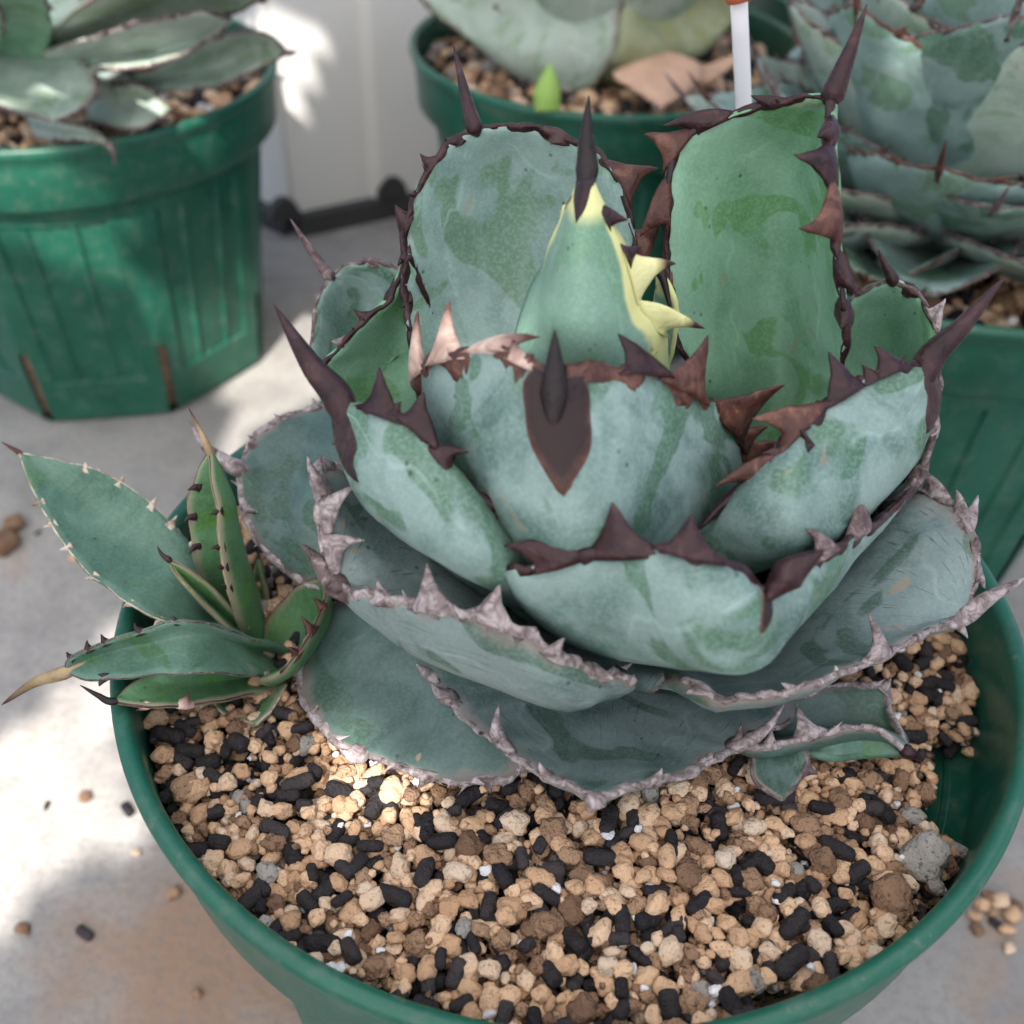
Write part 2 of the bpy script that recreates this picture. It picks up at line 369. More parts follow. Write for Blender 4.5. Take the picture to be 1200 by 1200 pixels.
    def spine(s, pix, r=2.2, m=None, back=6, dd=0.0, flat=1.0, base=None, pw=0.85):
        """terminal spine: from inside the tip through the given pixels"""
        bk = s.m[-back] if base is None else base
        d0 = proj(s.T)[2]; pts = [bk, s.T] if base is None else [bk]
        n = len(pix)
        for k, q in enumerate(pix): pts.append(PD(q[0], q[1], d0 + dd * (k + 1) / n))
        pth = spline(pts, 22); L_ = np.linspace(0, 1, 22)
        lt = 0.5 if base is not None else np.linalg.norm(s.T - bk) / (np.linalg.norm(s.T - bk) + np.linalg.norm(pts[-1] - s.T)); mj = 0.001 * r * (1 - np.clip((L_ - lt) / (1 - lt), 0, 1)) ** pw * np.clip(L_ / lt, 0.02, 1) + 0.0001
        inw = s.G[-4, -1] - s.G[-4, 0]
        V, F, UVs = sweep(pth, mj * flat, mj, inw, 12)
        adopt(link('terminal_spine', mesh('terminal_spine', V, F, True, UVs), M[m or s.edge_mat]), s.ob)
    def cap(s, h0, hm, v0, m, off=0.0005, both=False):
        """horny cap: a thin shell over the outer face around the tip, V-shaped downwards"""
        nv = 29; nu = 12; V = []; UVs = []
        vs_ = np.linspace(-1, 1, nv)
        from_u = [1 - (hm + (h0 - hm) * max(0, 1 - abs(v) / v0) ** 1.05) for v in vs_]
        def S(u, v):
            fi = np.interp(u, s.ts, range(s.nu)); fj = (v + 1) / 2 * (s.nv - 1)
            i = min(int(fi), s.nu - 2); j = min(int(fj), s.nv - 2); a = fi - i; b = fj - j
            q = lambda X: (X[i, j] * (1 - a) * (1 - b) + X[i + 1, j] * a * (1 - b) + X[i, j + 1] * (1 - a) * b + X[i + 1, j + 1] * a * b)
            return q(s.outer), q(s.N)
        for j, v in enumerate(vs_):
            jit = 0.022 * mnoise.noise(Vector((v * 3.5, s.seed * 2.0, 0)))
            for i in range(nu):
                u = from_u[j] + jit + (0.995 - from_u[j] - jit) * i / (nu - 1)
                p, n = S(u, v); k = off if 0 < i else -0.0003
                V.append(p + n * k); UVs.append((i / (nu - 1), (v + 1) / 2))
        F = [(j * nu + i, j * nu + i + 1, (j + 1) * nu + i + 1, (j + 1) * nu + i) for j in range(nv - 1) for i in range(nu - 1)]
        adopt(link('horny_cap', mesh('horny_cap', V, F, True, UVs), M[m]), s.ob)
# ------------------------------------------------------------------ ground
def ground_material():
    m, t, b = mat('weathered_concrete'); v = coords(t, False)
    n1 = noi(t, v, 3.2, 4, 0.6, 0.5); n2 = noi(t, v, 22, 4, 0.65); n3 = noi(t, v, 260, 2, 0.6)
    c = ramp(t, n1, [(0.3, (0.235, 0.228, 0.215)), (0.55, (0.35, 0.335, 0.31)), (0.75, (0.44, 0.415, 0.385))])
    c = mix(t, 0.55, c, ramp(t, n2, [(0.3, (0.26, 0.25, 0.24)), (0.6, (0.55, 0.53, 0.5))]), 'MULTIPLY') if False else mix(t, ramp(t, n2, [(0.36, g3(0.55)), (0.56, g3(0))]), c, (0.185, 0.175, 0.165))
    rs = noi(t, v, 9, 4, 0.6, 1.0)
    c = mix(t, ramp(t, rs, [(0.62, g3(0)), (0.75, g3(0.55))]), c, (0.34, 0.22, 0.14))
    sg = t.nodes.new('ShaderNodeVectorMath'); sg.operation = 'DISTANCE'; t.links.new(v, sg.inputs[0]); sg.inputs[1].default_value = tuple(G(235, 1130))
    st_ = math_(t, 'MULTIPLY', ramp(t, math_(t, 'ADD', sg.outputs['Value'], math_(t, 'MULTIPLY', math_(t, 'SUBTRACT', noi(t, v, 30, 3), .5), .09)), [(.02, g3(1)), (.065, g3(0))]), .85)
    c = mix(t, st_, c, (0.33, 0.20, 0.12))
    c = mix(t, ramp(t, n3, [(0.40, g3(0.35)), (0.5, g3(0))]), c, (0.2, 0.19, 0.18))
    t.links.new(c, b.inputs['Base Color']); b.inputs['Roughness'].default_value = 0.85
    bump(t, b, math_(t, 'ADD', n2, math_(t, 'MULTIPLY', n3, 0.4)), 0.4, 0.003)
    return m
gm = ground_material()
me = mesh('ground', [(-6, -6, 0), (6, -6, 0), (6, 6, 0), (-6, 6, 0)], [(0, 1, 2, 3)], False)
tag(link('ground', me, gm), kind='structure')

# ------------------------------------------------------------------ slit pots
def pot_material():
    m, t, b = mat('green_plastic'); v = coords(t)
    n = noi(t, v, 30, 5, 0.6, 0.5)
    c = ramp(t, n, [(0.3, (0.007, 0.076, 0.047)), (0.7, (0.013, 0.110, 0.070))])
    d = noi(t, v, 120, 5, 0.7)
    c = mix(t, ramp(t, d, [(0.50, g3(0)), (0.76, g3(0.45))]), c, (0.13, 0.17, 0.14))
    c = mix(t, ramp(t, noi(t, v, 260, 2, 0.7), [(0.63, g3(0)), (0.72, g3(0.32))]), c, (0.16, 0.17, 0.13))
    t.links.new(c, b.inputs['Base Color'])
    t.links.new(ramp(t, noi(t, v, 60, 4), [(0.3, g3(0.28)), (0.7, g3(0.42))]), b.inputs['Roughness'])
    b.inputs['Specular IOR Level'].default_value = 0.4
    bump(t, b, noi(t, v, 420, 1), 0.08, 0.001)
    return m
M['plastic'] = pot_material()

def simple(name, c, rough=.5, nz=0.0, sc=40):
    m, t, b = mat(name); v = coords(t); n = noi(t, v, sc, 3)
    t.links.new(ramp(t, n, [(.3, tuple(x * (1 - nz) for x in c)), (.7, c)]), b.inputs['Base Color']); b.inputs['Roughness'].default_value = rough
    bump(t, b, noi(t, v, sc * 8, 2), .15, .001); return m
M['whiteplastic'] = simple('white_plastic', (.75, .75, .78), .4, .1)
M['orange'] = simple('orange_plastic', (.65, .16, .08), .5, .1)
M['whitepanel'] = simple('white_panel', (.80, .79, .76), .55, .08, 6)
M['rail'] = simple('dark_rail', (.055, .055, .055), .6, .4)
M['dry'] = simple('dry_leaf', (.62, .40, .28), .7, .35)
M['shoot'] = simple('shoot_green', (.25, .42, .08), .5, .2)
M['olive'] = leaf_material('olive_leaf_skin', (.27, .30, .18), (.22, .24, .08), (.18, .21, .11), .3, .55)
RO, HP = 0.120, ZR
def lathe(prof, nseg, mod=None):
    V = []; F = []
    for k in range(nseg):
        a = 2 * PI * k / nseg
        for (r, z) in prof:
            rr = r + (mod(a, r, z) if mod else 0); V.append((rr * math.cos(a), rr * math.sin(a), z))
    n = len(prof)
    for k in range(nseg):
        for i in range(n - 1):
            F.append((k * n + i, ((k + 1) % nseg) * n + i, ((k + 1) % nseg) * n + i + 1, k * n + i + 1))
    return V, F
# lip: from its lower outer edge up over the bead and down inside to the shoulder
lip = [(0.1085, -0.034), (0.1150, -0.0335), (0.1158, -0.0325), (0.1172, -0.012), (0.1182, -0.007), (0.1196, -0.0052), (0.1202, -0.0030), (0.1200, -0.0010),
       (0.1190, 0.0000), (0.1172, 0.0002), (0.1160, -0.0006), (0.1154, -0.0022), (0.1148, -0.012), (0.1136, -0.030), (0.1128, -0.0325), (0.1060, -0.0350), (0.0990, -0.0385), (0.0965, -0.0440)]
Vl, Fl = lathe(lip, 160); lip_me = mesh('pot_rim', Vl, Fl)
def pmod(a, r, z):
    d = 0.0
    q = (a / (2 * PI) * 8) % 1.0                # eight panels, each with a recessed field and a double groove
    oct_ = math.cos(PI / 8) / math.cos((q - 0.5) * PI / 4) - 0.962
    d += r * oct_ * max(0, min(1, (-0.04 - z) / 0.10)) * 0.9
    if -0.150 < z < -0.046:
        if 0.16 < q < 0.84: d -= 0.0020
        if 0.34 < q < 0.37 or 0.63 < q < 0.66: d += 0.0016
    return d
zz = [-0.034, -0.0455, -0.0465, -0.070, -0.100, -0.128, -0.1495, -0.1505, -0.165, -0.176, -0.18]
body = [(0.1070 - (0.107 - 0.092) * (-(z) - 0.034) / 0.146, z) for z in zz]; body[-1] = (0.089, -0.18)
NS = 320
Vb, Fb = lathe(body, NS, pmod)
n = len(body); keep = []
for f in Fb:
    k = f[0] // n; i = f[0] % n; q = (k / NS * 8) % 1.0
    if body[i][1] <= -0.128 and 0.455 < ((q + 0.5) % 1.0) < 0.545: continue      # the slits
    keep.append(f)
c0 = len(Vb); Vb.append((0, 0, -0.178))
for k in range(NS): keep.append((k * n + n - 1, c0, ((k + 1) % NS) * n + n - 1))
body_me = mesh('pot_body', Vb, keep, True); body_me.set_sharp_from_angle(angle=math.radians(24))
for me_ in (lip_me, body_me): me_.materials.append(M['plastic'])
def soilcore_material():
    m, t, b = mat('dark_soil'); v = coords(t)
    t.links.new(ramp(t, noi(t, v, 160, 6, 0.7), [(0.3, (0.08, 0.052, 0.035)), (0.6, (0.25, 0.17, 0.105)), (0.8, (0.50, 0.38, 0.25))]), b.inputs['Base Color'])
    b.inputs['Roughness'].default_value = 0.95; bump(t, b, noi(t, v, 300, 5, 0.7), 0.9, 0.004); return m
M['soil'] = soilcore_material()
def slit_pot(x, y, rot, label):
    e = empty('plant_pot', (x, y, 0)); e.rotation_euler = (0, 0, rot); tag(e, label, 'pot', 'green slit pots')
    for nm, me_ in (('rim', lip_me), ('body', body_me)):
        o = link(nm, me_, None, e); o.location = (0, 0, ZR)
    return e
def soil_height(x, y):
    """gravel level (relative to the rim) in a pot, lower along the right wall"""
    r = math.hypot(x, y); a = math.atan2(y, x)
    low = max(0, math.cos(a + 0.38)) ** 9 * max(0, (r - 0.05) / 0.06) ** 1.5
    return -0.0185 + 0.004 * max(0, 1 - (r / 0.11) ** 2) - 0.009 * low
def soil_bed(x, y, name='soil', drop=0.006, rot=0.0):
    V = []; F = []; rs = [0.0, .03, .06, .085, .1, .1115]; ns = 160
    for r in rs:
        for k in range(ns):
            a = 2 * PI * k / ns; rr = min(r, .0980) if -.60 < math.atan2(math.sin(a), math.cos(a)) < -.2 else r; V.append((rr * math.cos(a), rr * math.sin(a), max(soil_height(rr * math.cos(a), rr * math.sin(a)) - drop, -.0335 if rr > .1005 else -.05)))
    for r, z in ((.0975, -.0400), (.0970, -.0430), (.0985, -.06), (.0920, -.10), (.0885, -.125), (.0865, -.15), (.0845, -.173), (.0845, -.1745), (0, -.175)):
        for k in range(ns):
            a = 2 * PI * k / ns; r_ = (0.107 - 0.015 * (-z - 0.034) / 0.146 + pmod(a, 0.1, z) - 0.0028) if -.174 < z < -.05 else r
            V.append((r_ * math.cos(a), r_ * math.sin(a), z))
    for i in range(len(V) // ns - 1):
        for k in range(ns): F.append((i * ns + k, i * ns + (k + 1) % ns, (i + 1) * ns + (k + 1) % ns, (i + 1) * ns + k))
    o = link(name, mesh(name, V, F), M['soil']); o.location = (x, y, ZR); return tag(o, kind='stuff')
PM = (0.0, 0.0); PL = (-0.275, 0.402); PT = (0.035, 0.466); PR = (0.180, 0.262)
slit_pot(*PM, 0.0, 'green plastic pot holding the big rosette with black spines and its offset')
slit_pot(*PL, 0.567, 'green plastic pot with sunlit patch beside the white panel wall')
slit_pot(*PT, 0.3, 'green plastic pot holding the rosette with a fallen dry leaf')
slit_pot(.262, .622, 0.2, 'green plastic pot standing behind the crowded grey rosette')
slit_pot(*PR, 0.5, 'dark green plastic pot under the crowded many-leaved grey rosette')
for p, r_ in ((PM, .28), (PL, .567), (PT, .3), (PR, .5), ((.262, .622), .2)): soil_bed(*p).rotation_euler = (0, 0, 0 if p is PM else r_)

# ------------------------------------------------------------------ main agave
N_ = None
ag = empty('agave_plant', (0.003, 0.015, ZR - 0.022)); tag(ag, 'large blue-grey agave rosette with dark horny teeth and black spines', 'agave')
def LF(L, Mi, R, T, material, **kw):
    f = lambda q: [p if isinstance(p, np.ndarray) else P(*p) for p in q]
    return Leaf(f(L), f(Mi), f(R), P(*T), kw.pop('parent', ag), material, **kw)

# A: rolled central bud leaf, yellow margin
A = LF([W(-.015, .012, .02), (606, 430, .004), (613, 370, .004), (640, 300, .006), (664, 245, .004)],
       [W(0, -.005, .0), (668, 440, -.020), (668, 350, -.017), (676, 280, -.012), (684, 235, -.006)],
       [W(.022, .02, .02), (782, 405, -.004), (752, 350, -.008), (735, 290, -.007), (708, 240, -.005)], (688, 200, .0), 'bud', seed=1, thick=.004, wav=.0004)
A.spine([(687, 165), (690, 112)], 2.3, 'black', back=5, dd=-.002)
A.tooth('b', 748, 322, 792, 309, 5.0, 0.12, 0, 'yellowtooth', th=.0017); A.tooth('b', 762, 378, 826, 385, 4.6, -0.16, 0, 'yellowtooth', th=.0019); A.tooth('a', 662, 245, 660, 236, 4.0, 0, 0, 'yellowtooth', th=.001)
A.tooth('b', 718, 255, 736, 258, 4.5, .1, -.001, 'maroon'); A.tooth('b', 736, 298, 752, 290, 3.5, .1, 0, 'maroon'); A.cap(.10, .012, .8, 'maroon', .0003)
# inner wrapped leaf peeping out right of the bud
A2 = LF([W(.01, .02, .03), (765, 400, .012), (770, 350, .010)], [W(.015, .02, .03), (775, 400, .008), (780, 350, .006)],
        [W(.02, .02, .03), (792, 400, .006), (795, 360, .004), (785, 335, .004)], (772, 318, .006), 'bud', seed=2, thick=.003)
A2.spine([(778, 330), (788, 372)], 1.0, 'black', back=3)

# L: tall back-left leaf, inner face seen
L = LF([W(-.03, .02, .0), (492, 440, .018), (474, 355, .026), (472, 285, .032), (488, 215, .038), (518, 172, .043)],
       [W(-.005, .02, .0), (612, 430, .030), (603, 350, .043), (595, 275, .050), (580, 200, .051)],
       [W(.03, .02, .02), (745, 420, .018), (752, 330, .026), (742, 255, .033), (712, 192, .040), (650, 156, .044), (595, 148, .046)], (556, 150, .045), 'pale_blue',
       edge='maroon', edge_w=.0012, edge_from=.30, seed=3, edge_noise=.8, wav=.001)
L.spine([(545, 110), (531, 52)], 2.0, 'maroon', back=2, dd=.004)
L.tooth('a', 474, 300, 466, 312, 2.2, 0, 0); L.tooth('a', 472, 262, 463, 240, 3.4, .1, -.001); L.tooth('a', 500, 190, 492, 180, 2.5, 0, 0)
L.tooth('a', 480, 350, 470, 362, 2.4, 0, 0); L.tooth('a', 530, 162, 520, 168, 2.5, 0, 0)
L.tooth('b', 655, 157, 628, 146, 3.0, .0, 0); L.tooth('b', 690, 175, 696, 158, 3.2, .1, .002, 'rust'); L.tooth('b', 728, 210, 771, 197, 4.6, .08, .002, 'rust')
L.tooth('b', 748, 290, 778, 240, 4.0, -.1, .002, 'rust'); L.tooth('b', 750, 330, 768, 300, 3, 0, .002, 'rust')

# M: tall back-right leaf, green inner face
Mx = LF([W(.0, .03, .02), (806, 470, .018), (786, 385, .021), (782, 295, .026), (779, 230, .030), (796, 168, .036), (850, 136, .037), (920, 118, .034)],
        [W(.03, .03, .0), (905, 480, .030), (915, 390, .038), (920, 300, .042), (935, 215, .043), (958, 150, .039)],
        [W(.055, .015, .01), (975, 480, .0), (990, 395, -.001), (988, 315, .002), (980, 250, .007), (974, 190, .014), (970, 150, .021)], (975, 112, .030), 'bluegreen',
        edge='maroon', edge_w=.0012, edge_from=.34, seed=4, edge_noise=.8, wav=.001)
Mx.spine([(992, 70), (1016, 5)], 2.6, 'maroon', back=2, dd=-.004)
Mx.tooth('b', 976, 195, 930, 181, 5.0, .18, -.004, 'maroon'); Mx.tooth('b', 982, 250, 936, 268, 5.2, -.22, -.004, 'rust'); Mx.tooth('b', 972, 158, 958, 160, 4.5, .2, -.003, 'maroon')
Mx.tooth('b', 990, 320, 1008, 347, 4.5, .1, .0, 'maroon'); Mx.tooth('b', 990, 370, 985, 385, 3, 0, -.002, 'maroon')
Mx.tooth('a', 832, 146, 777, 147, 4.2, .12, .003, 'maroon'); Mx.tooth('a', 796, 175, 755, 157, 4.6, .08, .0, 'rust'); Mx.tooth('a', 780, 240, 750, 277, 4.8, -.15, .002, 'rust')
Mx.tooth('a', 784, 330, 770, 345, 3.0, 0, .002, 'rust'); Mx.tooth('a', 900, 122, 880, 112, 2.5, 0, .0, 'maroon')

# N1, N2: left-back leaves
N1 = LF([W(-.03, .04, .01), (380, 440, .034), (369, 385, .039), (374, 345, .046)], [W(-.03, .05, .01), (432, 440, .046), (425, 375, .056), (408, 340, .056)],
        [W(-.02, .05, .02), (500, 400, .040), (484, 335, .050), (445, 306, .055), (408, 310, .055)], (387, 325, .052), 'blue', edge='greydark', edge_w=.0008, edge_from=.35, seed=5)
N1.spine([(372, 305), (340, 256)], 1.7, 'greydark', back=2); N1.tooth('b', 440, 307, 425, 302, 2.5, 0, 0)
N2 = LF([W(-.03, .03, .01), (384, 455, .014), (398, 405, .019), (425, 373, .023), (456, 352, .027)], [W(-.03, .035, .0), (445, 470, .030), (450, 420, .034), (468, 370, .034)],
        [W(-.02, .03, .02), (520, 450, .024), (510, 400, .028), (498, 350, .030)], (480, 298, .030), 'bluegreen', edge='maroon', edge_w=.0010, edge_from=.25, seed=6)
N2.tooth('a', 427, 373, 415, 362, 3, 0, 0); N2.tooth('a', 400, 402, 388, 400, 2.4, 0, 0, 'greydark'); N2.tooth('a', 457, 350, 462, 325, 3.5, 0, 0)


# O: right-back leaf between the tall green leaf and the right front leaf
O = LF([W(.05, .03, .01), (925, 490, .026), (945, 425, .032), (980, 372, .038), (1015, 340, .038)], [W(.05, .03, .0), (1010, 490, .036), (1022, 425, .046), (1035, 370, .045)],
       [W(.06, .02, .01), (1085, 480, .020), (1098, 425, .022), (1094, 375, .027), (1072, 343, .033)], (1046, 328, .036), 'bluegreen', edge='greydark', edge_w=.0010, edge_from=.3, seed=7)
O.spine([(1038, 312), (1029, 292)], 1.6, 'maroon', back=3); O.tooth('b', 1068, 342, 1083, 352, 2.5, 0, 0, 'maroon'); O.tooth('b', 1092, 375, 1108, 350, 3.6, 0, 0, 'grey'); O.tooth('b', 1097, 410, 1110, 400, 2.6, 0, 0, 'greydark')
O.tooth('a', 985, 370, 968, 352, 3, 0, 0, 'maroon'); O.tooth('a', 950, 425, 935, 440, 3, 0, 0, 'grey'); O.tooth('a', 930, 470, 955, 445, 3, 0, -.004, 'pale')

# B: front leaf with the black spine, outer face seen
B = LF([W(-.040, .0, .02), (490, 485, -.010), (494, 432, -.017), (545, 412, -.027), (600, 415, -.034)],
       [W(0, -.02, .0), (668, 655, -.053), (662, 590, -.053), (655, 530, -.048), (650, 480, -.0425)],
       [W(.048, 0, .02), (888, 570, -.010), (868, 505, -.015), (825, 465, -.022), (760, 434, -.030), (700, 436, -.036)], (650, 446, -.040), 'blue',
       edge='rust', edge_w=.0028, edge_from=(.40, .30), seed=8, edge_noise=.8)
B.cap(.20, .055, .95, 'cap', .0006); B.spine([(648, 490), (650, 450), (650, 386)], 2.7, 'black', base=P(644, 534, -.0480), dd=-.001)
B.tooth('a', 494, 440, 490, 364, 4.0, .05, 0, 'pale'); B.tooth('a', 520, 418, 527, 353, 5.2, .08, 0, 'pale'); B.tooth('a', 575, 412, 633, 395, 7.5, -.10, -.002, 'pale')
B.tooth('b', 690, 436, 688, 424, 3.2, 0, 0); B.tooth('b', 757, 433, 724, 391, 7.5, .12, -.002, 'maroon'); B.tooth('b', 806, 452, 830, 392, 6.5, -.06, 0); B.tooth('b', 856, 490, 920, 451, 7.0, -.08, -.002)
B.tooth('b', 876, 533, 921, 519, 4.6, .05, -.002); B.tooth('b', 884, 560, 862, 585, 3.0, .05, -.002); B.tooth('b', 870, 515, 900, 500, 4.0, .1, -.002); B.tooth('b', 888, 575, 905, 560, 3.5, .1, -.002); B.tooth('a', 606, 418, 600, 398, 4.5, .1, 0, 'pale')

# C: left front leaf, outer face seen
C = LF([W(-.045, .02, .01), (445, 605, -.002), (412, 555, -.010), (394, 508, -.017)],
       [W(-.01, -.005, .0), (560, 668, -.051), (485, 624, -.049), (428, 556, -.040), (404, 505, -.030)],
       [W(.0, -.01, .035), (650, 662, -.044), (590, 614, -.045), (545, 560, -.044), (515, 525, -.041), (478, 492, -.036), (434, 474, -.030)], (398, 470, -.025), 'blue',
       edge='maroon', edge_w=.0023, edge_from=(.30, .2), seed=9, edge_noise=.8)
C.cap(.16, .03, .9, 'maroon', .0004); C.spine([(365, 428), (321, 357)], 3.4, 'maroon', back=7, dd=.0)
C.tooth('b', 447, 478, 444, 430, 4.2, .0, 0); C.tooth('b', 485, 500, 496, 459, 4.8, -.05, 0); C.tooth('b', 518, 532, 550, 530, 4.2, .25, -.002); C.tooth('b', 560, 590, 606, 606, 5.5, .1, -.002); C.tooth('b', 600, 625, 640, 640, 4.8, .1, -.002)
C.tooth('b', 632, 645, 605, 662, 5.0, .1, -.003); C.tooth('b', 575, 600, 560, 622, 3.5, .1, -.003); C.tooth('b', 462, 485, 470, 470, 3, .1, 0); C.tooth('a', 410, 550, 420, 560, 2.6, 0, -.002, 'rust'); C.tooth('a', 396, 515, 388, 520, 2.6, 0, -.002, 'rust')

# D: right front leaf, outer face seen
D = LF([W(.05, .02, .01), (1062, 550, .018), (1090, 500, .010), (1096, 458, .0)],
       [W(.02, 0, .0), (925, 640, -.041), (985, 605, -.036), (1040, 555, -.027), (1083, 485, -.015)],
       [W(.03, -.02, .03), (842, 608, -.034), (868, 575, -.035), (905, 530, -.033), (945, 492, -.028), (1000, 452, -.020), (1050, 427, -.014)], (1086, 428, -.010), 'blue',
       edge='maroon', edge_w=.0022, edge_from=(.36, .2), seed=10, edge_noise=.8)
D.cap(.12, .03, .9, 'maroon', .0004); D.spine([(1125, 385), (1178, 324)], 3.2, 'maroon', back=6, dd=-.003)
D.tooth('b', 992, 457, 971, 412, 5.0, -.06, 0); D.tooth('b', 1042, 430, 1024, 406, 4.5, .15, 0); D.tooth('b', 942, 500, 881, 491, 6.0, .05, -.002, 'rust'); D.tooth('b', 890, 552, 838, 570, 5.5, .08, -.002, 'rust'); D.tooth('b', 912, 525, 893, 532, 3.2, 0, -.002)
D.tooth('b', 862, 585, 818, 622, 4.5, .05, -.002); D.tooth('b', 846, 606, 880, 612, 4, .1, -.003); D.tooth('b', 905, 530, 925, 545, 3.5, .1, -.003); D.tooth('b', 1018, 440, 1010, 428, 4, .1, 0)

# E: front lower leaf, outer face seen
E_ = LF([W(.0, -.008, .012), (592, 674, -.052), (640, 658, -.057), (715, 648, -.060), (800, 643, -.063), (855, 662, -.064)],
        [W(.01, 0, -.01), (832, 777, -.066), (866, 768, -.071), (886, 740, -.070), (890, 715, -.067)],
        [W(.06, 0, .0), (1060, 582, -.018), (1038, 602, -.030), (1000, 628, -.042), (960, 655, -.052), (922, 678, -.058)], (890, 688, -.063), 'blue',
        edge='maroon', edge_w=.0017, edge_from=(.22, .3), seed=11, edge_noise=.8, pa=1.9, pb=2.9)
E_.cap(.075, .02, .6, 'cap', .0004); E_.spine([(925, 672), (967, 644)], 3.2, 'maroon', base=P(889, 712, -.0665), dd=-.004)
E_.tooth('a', 727, 648, 717, 588, 6.0, .03, -.002); E_.tooth('a', 806, 645, 812, 603, 6.5, .05, -.002); E_.tooth('a', 650, 656, 590, 640, 5.5, .1, .002); E_.tooth('a', 622, 674, 582, 652, 3.6, .0, .002)
E_.tooth('b', 972, 648, 944, 620, 4.2, -.3, -.002, 'greydark'); E_.tooth('b', 1010, 620, 988, 566, 5.0, -.1, -.002, 'greydark'); E_.tooth('b', 1032, 606, 1062, 570, 4.0, 0, 0, 'greydark'); E_.tooth('b', 1048, 590, 1075, 556, 3.6, 0, 0, 'greydark')

# Q: strip between D and G
Q = LF([W(.05, .03, 0), (1050, 510, .032), (1085, 478, .026)], [W(.05, .02, -.005), (1000, 600, .012), (1058, 555, .014), (1082, 515, .013)],
       [W(.04, 0, 0), (950, 650, -.016), (1035, 600, -.010), (1072, 562, 0), (1092, 520, .006)], (1094, 485, .012), 'oldgreen', edge='greydark', edge_w=.0012, edge_from=.4, seed=12)
Q.tooth('b', 1075, 560, 1068, 580, 4, 0, -.002, 'greydark'); Q.tooth('b', 1090, 500, 1096, 470, 3.5, 0, 0, 'grey')

# F: left lower leaf
F_ = LF([W(-.03, .02, 0), (430, 560, -.006), (372, 545, -.020), (374, 585, -.032), (384, 640, -.040)],
        [W(0, 0, -.005), (645, 790, -.052), (565, 778, -.054), (490, 755, -.051), (428, 716, -.045)],
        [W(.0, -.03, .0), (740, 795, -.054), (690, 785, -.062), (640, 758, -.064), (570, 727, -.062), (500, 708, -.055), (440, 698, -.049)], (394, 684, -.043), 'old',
        edge='grey', edge_w=.0018, edge_from=(.34, .2), seed=13, edge_noise=.8, wav=.001)
F_.spine([(375, 660), (353, 637)], 3.0, 'greydark', back=5, flat=1.2)
F_.tooth('b', 508, 712, 500, 660, 4.6, .03, -.001); F_.tooth('b', 572, 728, 586, 685, 5.0, -.05, -.001); F_.tooth('b', 642, 765, 662, 748, 4.6, -.05, -.001); F_.tooth('b', 450, 702, 442, 680, 3, 0, 0); F_.tooth('b', 705, 792, 742, 776, 3.4, .3, -.001); F_.tooth('b', 690, 786, 720, 796, 3, 0, -.001)
F_.tooth('a', 372, 580, 360, 535, 3.6, .05, 0); F_.tooth('a', 378, 600, 418, 569, 4.2, .08, -.002); F_.tooth('a', 386, 640, 428, 633, 4.6, .0, -.002); F_.tooth('a', 372, 560, 376, 534, 3, -.1, 0)

# G: right lower leaf, inner face seen
G_ = LF([W(.05, .03, 0), (1045, 580, .020), (1088, 572, .015), (1128, 602, .005), (1143, 650, -.007), (1140, 695, -.015)],
        [W(.01, 0, -.01), (860, 770, -.022), (960, 750, -.028), (1045, 735, -.027), (1098, 728, -.023)],
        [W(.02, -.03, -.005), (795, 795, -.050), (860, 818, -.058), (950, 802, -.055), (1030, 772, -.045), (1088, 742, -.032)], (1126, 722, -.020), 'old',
        edge='grey', edge_w=.0014, edge_from=(.36, .28), seed=14, edge_noise=.8, wav=.0012)
G_.spine([(1160, 700), (1206, 675)], 2.8, 'grey', back=6)
G_.tooth('b', 1033, 770, 1016, 718, 4.0, .05, -.001); G_.tooth('b', 1122, 728, 1134, 748, 3, 0, 0); G_.tooth('b', 930, 808, 915, 800, 3, 0, 0); G_.tooth('b', 820, 808, 800, 812, 3, .2, 0); G_.tooth('b', 985, 790, 978, 780, 3, 0, 0)
G_.tooth('a', 1128, 606, 1121, 574, 4, -.2, 0); G_.tooth('a', 1132, 612, 1146, 580, 3.2, .1, .004); G_.tooth('a', 1096, 580, 1083, 550, 4.6, -.15, 0); G_.tooth('a', 1140, 640, 1146, 628, 3, 0, 0, 'greydark'); G_.tooth('a', 1145, 670, 1155, 690, 3, 0, 0)

# H: bottom front leaf pointing at the viewer
H = LF([W(-.035, -.01, -.005), (500, 790, -.028), (535, 835, -.044), (590, 875, -.058), (648, 913, -.069)],
       [W(0, 0, -.015), (700, 800, -.026), (705, 850, -.042), (705, 895, -.057), (700, 925, -.069)],
       [W(.05, -.01, -.005), (930, 835, -.036), (885, 862, -.048), (825, 892, -.060), (760, 918, -.069)], (697, 938, -.076), 'old', edge='grey', edge_w=.0014, edge_from=.3, seed=15, edge_noise=.8, wav=.0012)
H.spine([(693, 946), (690, 952)], 1.8, 'grey', back=4, flat=1.4)
H.tooth('a', 584, 870, 585, 825, 3.6, 0, -.001); H.tooth('a', 500, 795, 488, 778, 3, 0, 0); H.tooth('a', 520, 818, 505, 800, 3.2, 0, 0); H.tooth('a', 640, 905, 632, 893, 3, 0, 0)
H.tooth('b', 868, 870, 919, 826, 3.6, .1, -.001); H.tooth('b', 862, 874, 868, 848, 3.2, 0, 0, 'greydark'); H.tooth('b', 770, 914, 776, 900, 3.2, 0, 0); H.tooth('b', 830, 890, 836, 880, 3, 0, 0)

